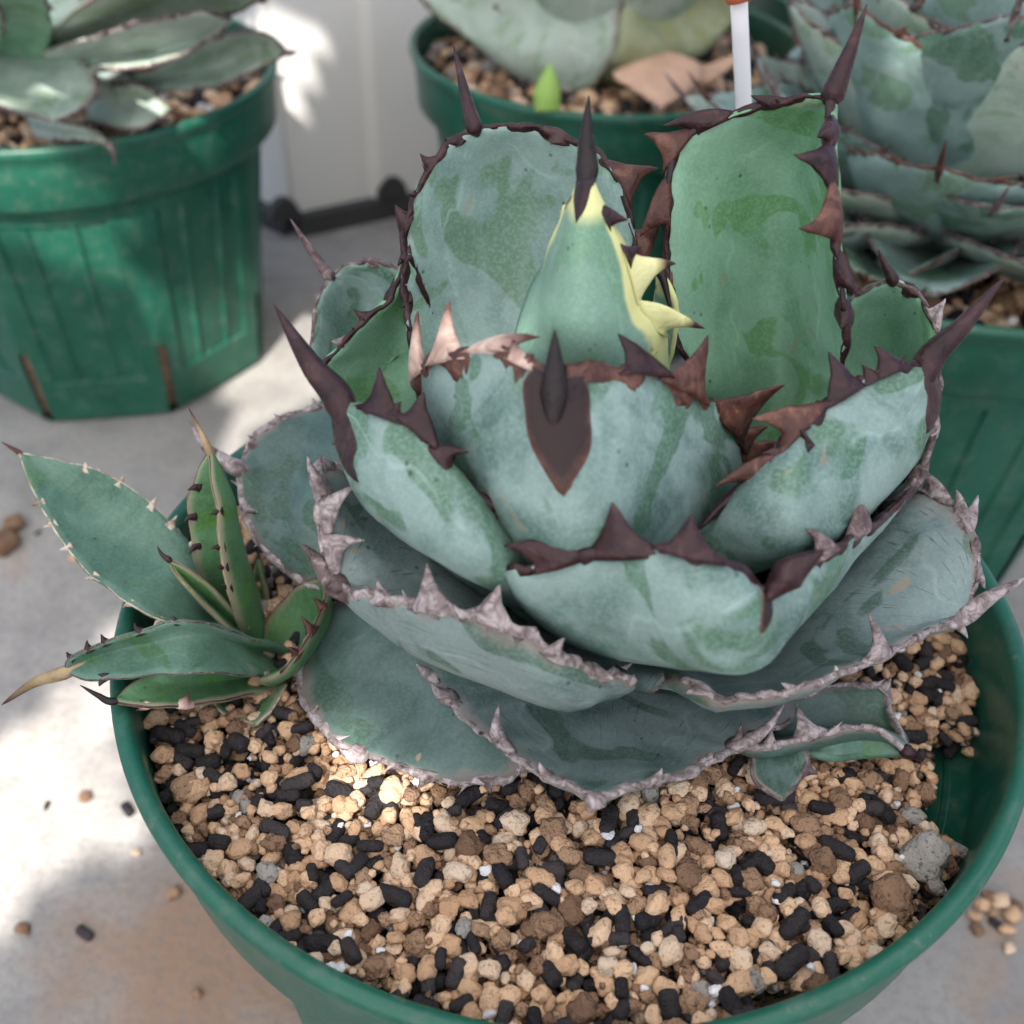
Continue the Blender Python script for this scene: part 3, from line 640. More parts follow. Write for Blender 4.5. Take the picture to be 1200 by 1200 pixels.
# I: bottom left leaf, flat on the gravel
I = LF([W(-.04, .02, -.008), (385, 715, N_, -.004), (350, 775, N_, -.007), (358, 830, N_, -.009), (385, 862, N_, -.009)],
       [W(-.02, 0, -.01), (520, 770, N_, .0), (490, 820, N_, -.005), (455, 855, N_, -.008), (435, 872, N_, -.009)],
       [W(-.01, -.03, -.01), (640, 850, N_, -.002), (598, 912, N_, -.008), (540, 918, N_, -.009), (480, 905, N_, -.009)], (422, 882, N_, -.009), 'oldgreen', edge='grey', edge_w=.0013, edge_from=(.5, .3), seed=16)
I.spine([(408, 884), (398, 878)], 2.0, 'grey', back=4, flat=1.5)
I.tooth('a', 362, 838, 372, 826, 4.5, .1, -.001); I.tooth('a', 348, 770, 342, 752, 3, 0, 0, 'greydark'); I.tooth('b', 500, 910, 490, 925, 3, 0, 0); I.tooth('b', 570, 918, 575, 930, 3, 0, 0, 'greydark'); I.tooth('a', 392, 866, 410, 862, 4.5, 0, -.001)

# J: left leaf
J = LF([W(-.03, .04, 0), (440, 468, .048), (385, 474, .054), (332, 488, .050), (300, 510, .043)], [W(-.03, .02, -.01), (405, 580, .020), (352, 572, .028), (312, 560, .031)],
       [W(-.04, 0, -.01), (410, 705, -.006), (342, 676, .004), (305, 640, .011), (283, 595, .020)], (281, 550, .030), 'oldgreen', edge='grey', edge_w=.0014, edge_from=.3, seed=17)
J.spine([(255, 535), (238, 520), (222, 493)], 2.2, 'grey', back=4, flat=1.2); J.tooth('a', 300, 514, 292, 538, 3.4, 0, -.002, 'greydark'); J.tooth('a', 335, 488, 320, 496, 3, 0, 0); J.tooth('b', 284, 600, 302, 600, 3.6, .2, -.002); J.tooth('b', 325, 662, 335, 648, 3.4, 0, -.002)
J.tooth('a', 372, 474, 366, 466, 2.5, 0, 0)

# K: withered right lower leaf and a small green one under it
K = LF([W(.06, -.01, -.008), (905, 815, N_, -.004), (985, 803, N_, -.003), (1035, 803, N_, -.003), (1044, 832, N_, -.005)], [W(.04, -.02, -.015), (890, 862, N_, -.010), (960, 862, N_, -.010), (1015, 860, N_, -.009), (1052, 868, N_, -.008)],
       [W(.03, -.03, -.01), (870, 872, N_, .001), (930, 866, N_, .001), (990, 850, N_, .002), (1035, 858, N_, .0)], (1062, 880, N_, -.005), 'oldgreen', edge='grey', edge_w=.0012, edge_from=.25, seed=18)
K.spine([(1072, 885), (1082, 892)], 1.8, 'maroon', back=5); K.tooth('b', 946, 862, 934, 825, 4, 0, -.001); K.tooth('b', 900, 870, 905, 855, 3, 0, 0); K.tooth('a', 1036, 804, 1044, 795, 3, 0, 0)
K2 = LF([W(.045, -.04, -.012), (880, 880, N_, -.006), (885, 915, N_, -.008)], [W(.05, -.035, -.016), (905, 885, N_, -.010), (908, 915, N_, -.010)], [W(.055, -.03, -.012), (945, 880, N_, -.006), (945, 905, N_, -.008)], (918, 938, N_, -.010), 'oldgreen', edge='greydark', edge_w=.0008, edge_from=.3, seed=19, thick=.003)
K2.tooth('b', 946, 900, 958, 908, 2.4, 0, 0)
K3 = LF([W(.06, -.03, -.012), (960, 868, N_, -.005), (1020, 858, N_, -.004)], [W(.06, -.03, -.014), (965, 880, N_, -.008), (1020, 876, N_, -.007)], [W(.05, -.04, -.012), (960, 888, N_, -.008), (1020, 888, N_, -.008)], (1062, 886, N_, -.007), 'pupblue', seed=20, thick=.003)
core = []
Vc, Fc = lathe([(.004, .045), (.018, .04), (.024, .02), (.022, 0), (.014, -.02), (.001, -.03)], 24)
oc = link('stem', mesh('stem', [(x + .004, y + .016, z + ZR - .005) for x, y, z in Vc], Fc), M['oldgreen']); adopt(oc, ag)

# ------------------------------------------------------------------ offset (pup) at the left
pu = empty('agave_offset', P(305, 790, z=-.026)); tag(pu, 'small green agave offset with narrow toothed leaves at the pot edge', 'agave')
def PF(*a, **k): return LF(*a, parent=pu, **k)
p1 = PF([(285, 742, -.004), (232, 655, .006), (205, 617, .012), (160, 577, .019), (95, 545, .026)], [(290, 752, .0), (210, 690, N_, .003), (165, 648, N_, .006), (110, 598, N_, .011), (60, 556, N_, .017)],
        [(280, 750, -.012), (192, 728, N_, .005), (140, 698, N_, .008), (88, 650, N_, .012), (42, 583, N_, .017)], (22, 530, N_, .022), 'pupblue', edge='whitehorn', edge_w=.00035, edge_from=.12, seed=31, edge_noise=.9, thick=.003)
p1.spine([(12, 524), (2, 518)], .7, 'rust', back=4)
for (a, x, y, x2, y2) in (('a', 100, 547, 101, 541), ('a', 140, 565, 146, 557), ('a', 176, 590, 184, 583), ('a', 200, 612, 208, 604), ('a', 220, 638, 228, 632), ('b', 45, 590, 37, 592), ('b', 60, 615, 50, 618), ('b', 80, 642, 70, 645), ('b', 110, 672, 100, 678), ('b', 150, 705, 144, 712), ('b', 185, 726, 180, 735)):
    p1.tooth(a, x, y, x2, y2, 1.5, 0, 0, 'whitehorn')
p2 = PF([(285, 755, -.005), (236, 680, -.004), (222, 605, .0), (230, 555, .004)], [(305, 760, -.006), (299, 722, -.002), (281, 650, .001), (264, 575, .005)],
        [(285, 755, -.014), (270, 700, -.015), (259, 645, -.011), (251, 585, -.003)], (245, 528, .007), 'pup', edge='tan', edge_w=.0003, edge_from=.15, seed=32, thick=.003)
p2.spine([(238, 512), (221, 478)], 1.0, 'tan', back=6)
for (a, x, y, x2, y2) in (('b', 258, 642, 247, 643), ('b', 262, 665, 253, 665), ('b', 267, 690, 259, 686), ('a', 222, 605, 216, 612), ('a', 228, 640, 222, 650), ('a', 226, 570, 220, 575), ('b', 253, 600, 246, 603)):
    p2.tooth(a, x, y, x2, y2, 1.5, .1, -.001, 'maroon')
p3 = PF([(292, 738, -.013), (255, 695, -.011), (222, 668, -.010)], [(288, 745, -.010), (244, 705, -.008), (215, 674, -.008)], [(275, 745, -.018), (235, 705, -.014), (208, 676, -.011)], (198, 656, -.009), 'pup', edge='tan', edge_w=.00025, edge_from=.3, seed=33, thick=.002)
p3.spine([(190, 650), (184, 640)], .75, 'maroon', back=6)
p4 = PF([(345, 765, -.012), (232, 728, N_, .014), (170, 736, N_, .014), (110, 757, N_, .010), (80, 772, N_, .008)], [(345, 778, -.006), (238, 752, N_, .006), (168, 758, N_, .006), (110, 772, N_, .005)],
        [(345, 795, -.018), (240, 790, N_, .008), (160, 792, N_, .007), (105, 797, N_, .006)], (76, 788, N_, .004), 'pupblue', edge='greydark', edge_w=.00035, edge_from=.15, seed=34, thick=.003)
p4.spine([(40, 800), (2, 826)], 1.7, 'tan', back=9, pw=.7)
for (a, x, y, x2, y2) in (('a', 80, 772, 78, 764), ('a', 100, 760, 102, 750), ('a', 120, 752, 118, 743), ('a', 160, 738, 158, 730), ('a', 205, 730, 204, 722), ('b', 120, 796, 116, 804)):
    p4.tooth(a, x, y, x2, y2, 1.8, .1, 0, 'maroon')
p5 = PF([(345, 785, -.012), (225, 785, N_, .001), (168, 793, N_, .003)], [(345, 792, -.010), (225, 806, N_, -.004), (168, 814, N_, .001)], [(345, 802, -.020), (240, 824, N_, -.003), (180, 828, N_, .002)], (132, 822, N_, .003), 'pup', edge='rust', edge_w=.0004, edge_from=.2, seed=35, thick=.003)
p5.spine([(115, 815), (94, 803)], .9, 'black', back=7); p5.tooth('b', 170, 827, 160, 832, 2, 0, 0, 'pale'); p5.tooth('b', 215, 826, 222, 812, 2.5, 0, -.001, 'pale')
p6 = PF([(300, 785, -.014), (312, 730, -.004), (345, 692, .001), (370, 680, .0)], [(325, 795, -.016), (355, 765, -.012), (380, 715, -.006)], [(304, 798, -.030), (328, 785, -.033), (362, 742, -.026), (378, 710, -.014)], (382, 684, -.004), 'pup', edge='rust', edge_w=.00045, edge_from=.2, seed=36, thick=.003)
p6.spine([(385, 680), (388, 674)], 1.0, 'rust', back=4)
for (a, x, y, x2, y2) in (('b', 345, 765, 338, 758), ('b', 362, 738, 352, 722), ('b', 375, 712, 366, 700)): p6.tooth(a, x, y, x2, y2, 2, .1, -.001, 'rust')
p7 = PF([(290, 800, -.020), (254, 818, -.028), (262, 838, -.034)], [(312, 800, -.018), (295, 820, -.024), (292, 838, -.030)], [(340, 795, -.020), (335, 805, -.026), (322, 832, -.032)], (300, 850, -.036), 'pup', edge='whitehorn', edge_w=.0004, edge_from=.2, seed=37, thick=.003)
p8 = PF([(300, 770, -.006), (296, 700, .010), (300, 670, .014)], [(308, 770, .0), (305, 700, .014), (304, 672, .016)], [(320, 770, -.006), (314, 700, .008), (308, 676, .012)], (304, 655, .016), 'pup', seed=38, thick=.003)
p9 = PF([(300, 760, -.004), (270, 700, .004), (258, 660, .008)], [(308, 765, .0), (290, 705, .008), (272, 662, .011)], [(315, 765, -.006), (300, 720, .0), (285, 672, .006)], (262, 632, .012), 'pup', edge='tan', edge_w=.0003, edge_from=.2, seed=39, thick=.003)
p10 = PF([(320, 770, -.016), (262, 738, -.014), (225, 728, -.012)], [(320, 780, -.010), (262, 752, -.008), (225, 738, -.008)], [(315, 790, -.026), (262, 768, -.022), (225, 748, -.016)], (195, 728, -.010), 'pup', edge='tan', edge_w=.0003, edge_from=.2, seed=40, thick=.003)
p11 = PF([(330, 790, -.018), (330, 812, -.022), (340, 835, -.026)], [(345, 788, -.016), (352, 812, -.020), (354, 835, -.026)], [(362, 785, -.018), (372, 805, -.022), (366, 828, -.027)], (352, 850, -.032), 'oldgreen', edge='greydark', edge_w=.0004, edge_from=.2, seed=41, thick=.003)

from mathutils import Euler
# ------------------------------------------------------------------ gravel
def stone_material(name, cols, speck=None, rough=0.9, scale=90, bmp=0.6):
    m, t, b = mat(name)
    geo = t.nodes.new('ShaderNodeNewGeometry'); v = geo.outputs['Position']
    rnd = math_(t, 'FRACT', math_(t, 'ADD', geo.outputs['Random Per Island'], orand(t)))
    n = noi(t, v, scale, 2, 0.65)
    f = math_(t, 'ADD', math_(t, 'MULTIPLY', rnd, 0.62), math_(t, 'MULTIPLY', n, 0.38))
    c = ramp(t, f, cols)
    if speck:
        vo = noi(t, v, 900, 1, 0.6)
        c = mix(t, ramp(t, vo, [(0.60, g3(0)), (0.68, g3(speck[1]))]), c, speck[0])
    t.links.new(c, b.inputs['Base Color']); b.inputs['Roughness'].default_value = rough; b.inputs['Specular IOR Level'].default_value = 0.25
    bump(t, b, noi(t, v, 650, 2, 0.7), bmp, 0.0017)
    return m
M['pumice'] = stone_material('pumice', [(0.2, (0.45, 0.275, 0.16)), (0.45, (0.62, 0.41, 0.25)), (0.62, (0.68, 0.47, 0.305)), (0.85, (0.60, 0.49, 0.375))], ((0.24, 0.15, 0.09), 0.6))
M['clay'] = stone_material('baked_clay', [(0.2, (0.16, 0.095, 0.060)), (0.5, (0.27, 0.165, 0.100)), (0.8, (0.38, 0.245, 0.150))], ((0.07, 0.04, 0.025), 0.6), 0.95, 120, 0.9)
M['charcoal'] = stone_material('charcoal', [(0.2, (0.016, 0.014, 0.016)), (0.6, (0.030, 0.026, 0.028)), (0.85, (0.055, 0.046, 0.046))], ((0.06, 0.055, 0.055), 0.3), 0.8, 120, 0.7)
M['perlite'] = stone_material('perlite', [(0.2, (0.62, 0.62, 0.63)), (0.8, (0.78, 0.78, 0.78))], None, 0.85)
M['greystone'] = stone_material('grey_stone', [(0.2, (0.22, 0.20, 0.175)), (0.8, (0.36, 0.34, 0.31))], ((0.08, 0.075, 0.07), 0.7), 0.9)

def stone_mesh(kind, sd, sub):
    bm = bmesh.new(); rs = random.Random(sd * 13 + hash_kind[kind])
    bmesh.ops.create_icosphere(bm, subdivisions=sub, radius=1.0)
    o = Vector((sd * 5.7, hash_kind[kind] * 3.1, 0))
    for v in bm.verts:
        d = v.co.normalized()
        if kind == 'charcoal':                         # short extruded pellet
            k = 5.0; a = math.hypot(d.y, d.z); L = 1.25
            s = 1.0 / ((abs(d.x) / L) ** k + (a / 0.78) ** k) ** (1 / k)
            p = d * s; p *= 1 + 0.07 * mnoise.noise(p * 2.0 + o) + 0.03 * mnoise.noise(p * 6 + o)
        elif kind == 'clay':
            p = d * (1 + 0.42 * mnoise.noise(d * 1.3 + o) + 0.20 * mnoise.noise(d * 3.2 + o) + 0.09 * mnoise.noise(d * 8 + o))
        else:
            p = d * (1 + 0.42 * mnoise.noise(d * 1.05 + o) + 0.20 * mnoise.noise(d * 2.4 + o) + 0.07 * mnoise.noise(d * 6 + o))
            for c in range(5):                          # a few worn facets
                q = Vector((rs.uniform(-1, 1) if False else math.sin(sd * 3.3 + c * 2.1), math.cos(sd * 1.7 + c * 1.3), math.sin(sd * 2.9 + c * 4.7))).normalized()
                h = p.dot(q) - 0.84
                if h > 0: p -= q * h * 0.8
        v.co = p
    me = bpy.data.meshes.new(kind + '_piece'); bm.to_mesh(me); bm.free()
    me.polygons.foreach_set('use_smooth', [True] * len(me.polygons)); me.materials.append(M[kind]); return me
hash_kind = {'pumice': 1, 'clay': 2, 'charcoal': 3, 'perlite': 4, 'greystone': 5}
NV = 9
S_hi = {k: [stone_mesh(k, i, 3) for i in range(NV)] for k in hash_kind}
S_lo = {k: [stone_mesh(k, i, 2) for i in range(NV)] for k in hash_kind}
def lo_data(me):
    v = np.zeros(len(me.vertices) * 3); me.vertices.foreach_get('co', v); v = v.reshape(-1, 3)
    f = np.zeros(len(me.loops), dtype=np.int64); me.loops.foreach_get('vertex_index', f); return v, f.reshape(-1, 3)
S_np = {k: [lo_data(m_) for m_ in S_lo[k]] for k in S_lo}

def pile(cx, cy, count, rmax, seed, big=1.0, grid=0.0008):
    """drop stones one by one on a height field"""
    r_ = np.random.default_rng(seed); n = int(0.24 / grid); H = np.full((n, n), -0.05)
    xs = (np.arange(n) + .5) * grid - 0.12; X, Y = np.meshgrid(xs, xs, indexing='ij')
    base = np.vectorize(soil_height)(X, Y) - 0.0050; H = base.copy()
    out = []
    kinds = ['pumice', 'clay', 'charcoal', 'perlite', 'greystone']
    for k in range(count):
        f = k / count
        kind = kinds[r_.choice(5, p=[.50, .26, .165, .055, .02])]
        s = {'pumice': .0015 + .0031 * r_.random() ** 1.5, 'clay': .0011 + .0038 * r_.random() ** 2.0, 'charcoal': r_.uniform(.0025, .0044), 'perlite': r_.uniform(.0012, .0022), 'greystone': r_.uniform(.002, .0042)}[kind] * big
        if f < .35: s *= .8
        a = r_.uniform(0, 2 * PI); q = rmax * math.sqrt(r_.uniform(0, 1)); x = q * math.cos(a); y = q * math.sin(a)
        lim = 0.1140 - s * 0.9
        an = a - (2 * PI if a > PI else 0)
        if -.56 < an < -.24: lim = 0.1010 + 0.004 * mnoise.noise(Vector((a * 9, seed, 0))) - s * .6
        if -1.26 < an < -1.12: lim = 0.1070 - s * .6
        if q > lim: x *= lim / q; y *= lim / q
        sc = np.array([s * r_.uniform(.9, 1.35), s * r_.uniform(.8, 1.1), s * r_.uniform(.65, .95)])
        if kind == 'charcoal': sc = np.array([s * r_.uniform(.8, 1.45), s, s * r_.uniform(.9, 1.05)])
        i0 = int((x + .12) / grid); j0 = int((y + .12) / grid); w_ = int(s * 1.1 / grid) + 1
        sl_ = (slice(max(i0 - w_, 0), i0 + w_ + 1), slice(max(j0 - w_, 0), j0 + w_ + 1))
        dx = X[sl_] - x; dy = Y[sl_] - y; d2 = (dx * dx + dy * dy) / (s * s); ins = d2 < 1
        if not ins.any(): continue
        h = np.percentile(H[sl_][ins], 62); zc = h + sc[2] * 0.42
        if zc > soil_height(x, y) + 0.0045: continue          # already filled here
        top = zc + sc[2] * np.sqrt(np.maximum(0, 1 - d2[ins])); Hs = H[sl_]; Hs[ins] = np.maximum(Hs[ins], top); H[sl_] = Hs
        out.append((kind, int(r_.integers(NV)), (cx + x, cy + y, ZR + zc), sc, (r_.uniform(-.35, .35), r_.uniform(-.35, .35), r_.uniform(0, 2 * PI))))
    return out
def merged(name, stones, label=None):
    for kind in hash_kind:
        st = [s for s in stones if s[0] == kind]
        if not st: continue
        VV = []; FF = []; o = 0
        for (k, i, loc, sc, rot) in st:
            v, f = S_np[k][i]; R = np.array(Euler(rot).to_matrix())
            VV.append((v * sc) @ R.T + np.array(loc)); FF.append(f + o); o += len(v)
        VV = np.concatenate(VV); FF = np.concatenate(FF)
        me = bpy.data.meshes.new(name); me.vertices.add(len(VV)); me.vertices.foreach_set('co', VV.astype(np.float32).ravel())
        me.loops.add(FF.size); me.loops.foreach_set('vertex_index', FF.astype(np.int32).ravel()); me.polygons.add(len(FF))
        me.polygons.foreach_set('loop_start', np.arange(0, FF.size, 3, dtype=np.int32)); me.update(calc_edges=True)
        me.polygons.foreach_set('use_smooth', [True] * len(me.polygons))
        tag(link(name, me, M[kind]), kind='stuff')
NAMES = {'pumice': ('pumice_pebble', 'rounded tan pumice pebble in the gravel of the front pot', 'pebble', 'tan pumice pebbles in the front pot'),
         'clay': ('clay_clod', 'crumbly dark brown clay clod in the gravel of the front pot', 'clod', 'brown clay clods in the front pot'),
         'charcoal': ('charcoal_pellet', 'short black charcoal pellet in the gravel of the front pot', 'pellet', 'black pellets in the front pot'),
         'perlite': ('perlite_grain', 'small white perlite grain in the gravel of the front pot', 'grain', 'white grains in the front pot'),
         'greystone': ('grey_stone', 'pitted grey stone in the gravel of the front pot', 'stone', 'grey stones in the front pot')}
main_stones = pile(0, 0, 23000, .1135, 5, .63)
# the large grey pitted stone and the large brown one by the right wall
c1 = P(1082, 1008, z=-.019); c2 = P(1045, 1058, z=-.019)
main_stones = [s for s in main_stones if min(math.hypot(s[2][0] - c[0], s[2][1] - c[1]) for c in (c1, c2)) > .0052]
main_stones.append(('greystone', 3, tuple(c1 + np.array([0, 0, .001])), np.array([.0058, .0052, .0040]), (.1, -.3, .4)))
main_stones.append(('clay', 2, tuple(c2 + np.array([0, 0, .001])), np.array([.0060, .0046, .0040]), (.1, -.2, 1.4)))
# what the camera sees of each: count grid rays per stone (one tree of all stones and leaves)
from mathutils.bvhtree import BVHTree
S1 = {k: [lo_data(stone_mesh(k, i, 1)) for i in range(NV)] for k in hash_kind}
VV = []; FF = []; own = []; o_ = 0
for i, (k, vi, loc, sc, rot) in enumerate(main_stones):
    v, f = S1[k][vi]; VV.append((v * sc) @ np.array(Euler(rot).to_matrix()).T + np.array(loc)); FF += (f + o_).tolist(); own += [i] * len(f); o_ += len(v)
bpy.context.view_layer.update()
for ob in list(scene.objects):
    if ob.type == 'MESH' and ob.name.split('.')[0] in ('leaf', 'rim'):
        me = ob.data; v = np.zeros(len(me.vertices) * 3); me.vertices.foreach_get('co', v); mw = np.array(ob.matrix_world); v = v.reshape(-1, 3) @ mw[:3, :3].T + mw[:3, 3]
        VV.append(v); fs = [[x + o_ for x in p.vertices] for p in me.polygons]; FF += fs; own += [-1] * len(fs); o_ += len(v)
tree = BVHTree.FromPolygons(np.concatenate(VV).tolist(), FF)
cnt = {}
for py in range(560, 1200, 4):
    for px in range(140, 1200, 4):
        h = tree.ray_cast(Vector(CAM), Vector(ray(px, py)).normalized())
        if h[2] is not None and own[h[2]] >= 0: cnt[own[h[2]]] = cnt.get(own[h[2]], 0) + 1
singles = []; rest = []
for kind in hash_kind:
    ids = sorted([i for i in cnt if main_stones[i][0] == kind], key=lambda i: -cnt[i])
    singles += ids[:300]; rest += ids[300:]
sset = set(singles)
rest = [i for i in range(len(main_stones)) if i not in sset and (i in cnt or rng.random() < .35)]
for i in singles:
    k, vi, loc, sc, rot = main_stones[i]; nm = NAMES[k]
    o = bpy.data.objects.new(nm[0], S_hi[k][vi]); col.objects.link(o); o.location = loc; o.rotation_euler = rot; o.scale = sc
    x_, y_ = loc[0], loc[1]; rr_ = math.hypot(x_, y_); big_ = max(sc)
    zone = ('close under the offset' if (x_ < -.05 and y_ > -.035) else 'behind the rosette' if y_ > .03 else 'along the right inner wall' if (rr_ > .085 and x_ > .06) else
            'along the left rim below the offset' if (rr_ > .088 and x_ < -.04) else 'along the front rim' if rr_ > .088 else 'by the withered lower leaf' if x_ > .04 else
            'under the lowest flat leaf' if x_ < -.02 and y_ > -.06 else 'between the lowest leaf tip and front rim')
    size = 'large' if big_ > .0030 else 'medium-sized' if big_ > .0023 else 'small'
    tag(o, size + ' ' + nm[1].replace(' in the gravel of the front pot', '').replace('small ', '').replace('short ', '') + ' ' + zone, nm[2], size + ' ' + nm[3].replace(' in the front pot', '') + ' ' + zone)
    if i == len(main_stones) - 2: o['label'] = 'largest grey pitted stone lying against the right pot wall'; del o['group']
    if i == len(main_stones) - 1: o['label'] = 'largest flat brown clod beside the big grey stone'; del o['group']
merged('gravel', [main_stones[i] for i in rest])
for (cx, cy), sd in ((PL, 21), (PT, 22), (PR, 23)): merged('gravel', pile(cx, cy, 2600, .111, sd, 1.25, .0016))
print('stones', len(main_stones), 'visible', len(cnt), 'single', len(singles))
# ------------------------------------------------------------------ plants behind
def autoteeth(lf, m, n=5, ln=.006, w=2.6, u0=.35, u1=.93):
    for a in 'ab':
        line = lf.side(a)
        for k in range(n):
            u = u0 + (u1 - u0) * (k + random.uniform(.2, .8)) / n; i = min(int(np.interp(u, lf.ts, range(lf.nu))), lf.nu - 3)
            b = line[i]; outw = unit((lf.G[i, 0] - lf.G[i, 3]) if a == 'a' else (lf.G[i, -1] - lf.G[i, -4])); tg = unit(line[i + 2] - line[i - 2])
            t = b + outw * ln * random.uniform(.6, 1.2) + tg * ln * random.uniform(-.3, .5)
            n_ = 7; b0 = b - outw * .0012; q = np.linspace(0, 1, n_)[:, None]; c = (b0 + t) / 2 + tg * ln * .15
            pth = (1 - q) ** 2 * b0 + 2 * q * (1 - q) * c + q * q * t; f = (1 - q[:, 0]) ** 1.4
            V, F, UVs = sweep(pth, w * .001 * f + .0001, .0010 * f + .0001, tg, 7)
            adopt(link('tooth', mesh('tooth', V, F, True, UVs), M[m]), lf.ob)
def wleaf(parent, c, az, r0, r1, z0, z1, wid, cup, rise=.5, m='far', em='greydark', seed=0, spine=.012, teeth=5, tilt=0.0, th=.006):
    """leaf of a rosette given in place: centre, azimuth, base/tip radius and height, width, cupping"""
    d = np.array([math.cos(az), math.sin(az), 0]); sd = np.array([-d[1], d[0], 0])
    L_, M_, R_ = [], [], []
    for t, wf in ((0, .45), (.3, .78), (.58, 1.0), (.82, .78), (.94, .36)):
        z = z0 + (z1 - z0) * (t ** (1 + rise)); r = r0 + (r1 - r0) * t
        p = np.array([c[0], c[1], ZR]) + d * r + np.array([0, 0, z])
        slope = math.atan2((z1 - z0) * (1 + rise) * max(t, .02) ** rise, (r1 - r0)); nrm = np.array([0, 0, 1]) * math.cos(slope) - d * math.sin(slope)
        h = wid * .5 * wf; M_.append(p); L_.append(p + sd * h + nrm * cup * wf * wf + d * tilt); R_.append(p - sd * h + nrm * cup * wf * wf + d * tilt)
    T = np.array([c[0], c[1], ZR]) + d * r1 + np.array([0, 0, z1])
    lf = Leaf(L_, M_, R_, T, parent, m, thick=th, edge=em, edge_w=.0009, edge_from=.3, seed=seed, nu=28, nv=13)
    if spine:
        e = T + unit(T - M_[-1]) * spine + np.array([0, 0, spine * .35]); pth = spline([M_[-1], T, e], 12); q = np.linspace(0, 1, 12); rr = .002 * (1 - q) ** .8 + .0001
        V, F, UVs = sweep(pth, rr, rr, sd, 8); adopt(link('terminal_spine', mesh('terminal_spine', V, F, True, UVs), M[em]), lf.ob)
    if teeth: autoteeth(lf, em, teeth)
    return lf
N_ = None
# left pot
pl = empty('agave_plant', (PL[0], PL[1], ZR - .02)); tag(pl, 'pale smooth-leaved agave in the sunlit pot beside the white panel', 'agave')
def FL(L, Mi, R, T, m='far', sp=None, em='greydark', nt_=3, **k):
    f = lambda q: [(p if isinstance(p, np.ndarray) else P(p[0], p[1], None, p[2])) for p in q]
    lf = Leaf(f(L), f(Mi), f(R), P(T[0], T[1], None, T[2]), k.pop('parent'), m, edge=em, edge_w=.0009, edge_from=.3, nu=28, nv=13, **k)
    if sp: lf.spine(sp, 1.8, em, back=4)
    if nt_: autoteeth(lf, em, nt_, .004, 2.2)
    return lf
FL([(80, 98, .0), (165, 85, .02), (240, 48, .036), (305, 36, .040)], [(80, 112, -.006), (175, 98, .010), (255, 75, .018), (310, 56, .028)], [(90, 122, -.008), (185, 108, .010), (245, 104, .013), (305, 80, .022)], (338, 62, .030), parent=pl, seed=51, sp=[(350, 60)])
FL([(50, 62, .03), (108, 42, .048), (170, 24, .060), (235, 14, .067)], [(50, 72, .018), (108, 66, .028), (170, 57, .037), (235, 40, .050)], [(55, 84, .016), (115, 84, .027), (180, 76, .036), (240, 50, .050)], (272, 24, .060), parent=pl, seed=52)
FL([(-60, 60, .03), (-60, 100, .026), (0, 126, .020)], [(5, 50, .024), (20, 85, .018), (40, 118, .014)], [(60, 52, .03), (106, 78, .026), (113, 108, .021), (90, 132, .018)], (62, 142, .014), parent=pl, seed=53, nt_=6)
FL([(105, 108, .0), (138, 99, .014), (172, 101, .016)], [(105, 126, -.008), (140, 122, .003), (172, 122, .007)], [(105, 142, -.008), (140, 152, .001), (177, 147, .006)], (199, 128, .010), parent=pl, seed=54)
FL([(40, 130, .0), (72, 141, .004), (105, 150, .006)], [(40, 145, -.006), (72, 152, -.001), (105, 157, .001)], [(40, 160, -.006), (72, 165, -.002), (105, 167, .000)], (128, 170, .002), parent=pl, seed=55, sp=[(134, 180), (133, 194)])
FL([(-30, 60, .02), (-20, 20, .06), (-10, -30, .10)], [(20, 75, .015), (30, 30, .045), (20, -30, .09)], [(55, 70, .02), (60, 25, .055), (45, -30, .095)], (10, -70, .12), m='bluegreen', parent=pl, seed=56)
FL([(40, 50, .03), (90, 10, .06), (150, -30, .085), (230, -50, .1)], [(50, 60, .02), (110, 30, .04), (190, 5, .055), (270, -15, .07)], [(60, 66, .02), (130, 45, .035), (220, 30, .045), (290, 8, .06)], (345, -25, .085), parent=pl, seed=57)
FL([(-60, 40, .03), (-80, -10, .06)], [(-40, 60, .02), (-60, 20, .04)], [(0, 60, .03), (0, 10, .07)], (-70, -40, .09), m='bluegreen', parent=pl, seed=58)
for k, az in enumerate((1.0, 2.0, 2.9)): wleaf(pl, PL, az, .015, .11, -.015, .06, .075, .015, seed=60 + k)
# top pot
pt = empty('agave_plant', (PT[0], PT[1], ZR - .02)); tag(pt, 'olive grey agave rosette above the fallen dry leaf', 'agave')
FL([(600, 78, -.005), (505, 12, .03), (480, -50, .055)], [(650, 106, -.016), (622, 62, .006), (600, 5, .028)], [(700, 98, -.006), (722, 50, .018), (712, -20, .045)], (585, -80, .065), m='far', parent=pt, seed=61)
FL([(695, 92, -.006), (722, 55, .016), (735, -5, .04)], [(745, 95, -.010), (795, 62, .010), (815, 8, .030)], [(775, 78, -.004), (865, 22, .026), (890, -40, .055)], (840, -80, .068), m='olive', parent=pt, seed=62)
for k, (az, r1, z1) in enumerate(((.2, .11, .05), (1.2, .11, .06), (2.2, .11, .06), (3.1, .115, .04), (4.0, .08, .08), (5.2, .08, .085), (.8, .07, .1), (2.6, .06, .1))):
    wleaf(pt, PT, az, .012, r1, -.015, z1, .075, .018, seed=63 + k, m='far')
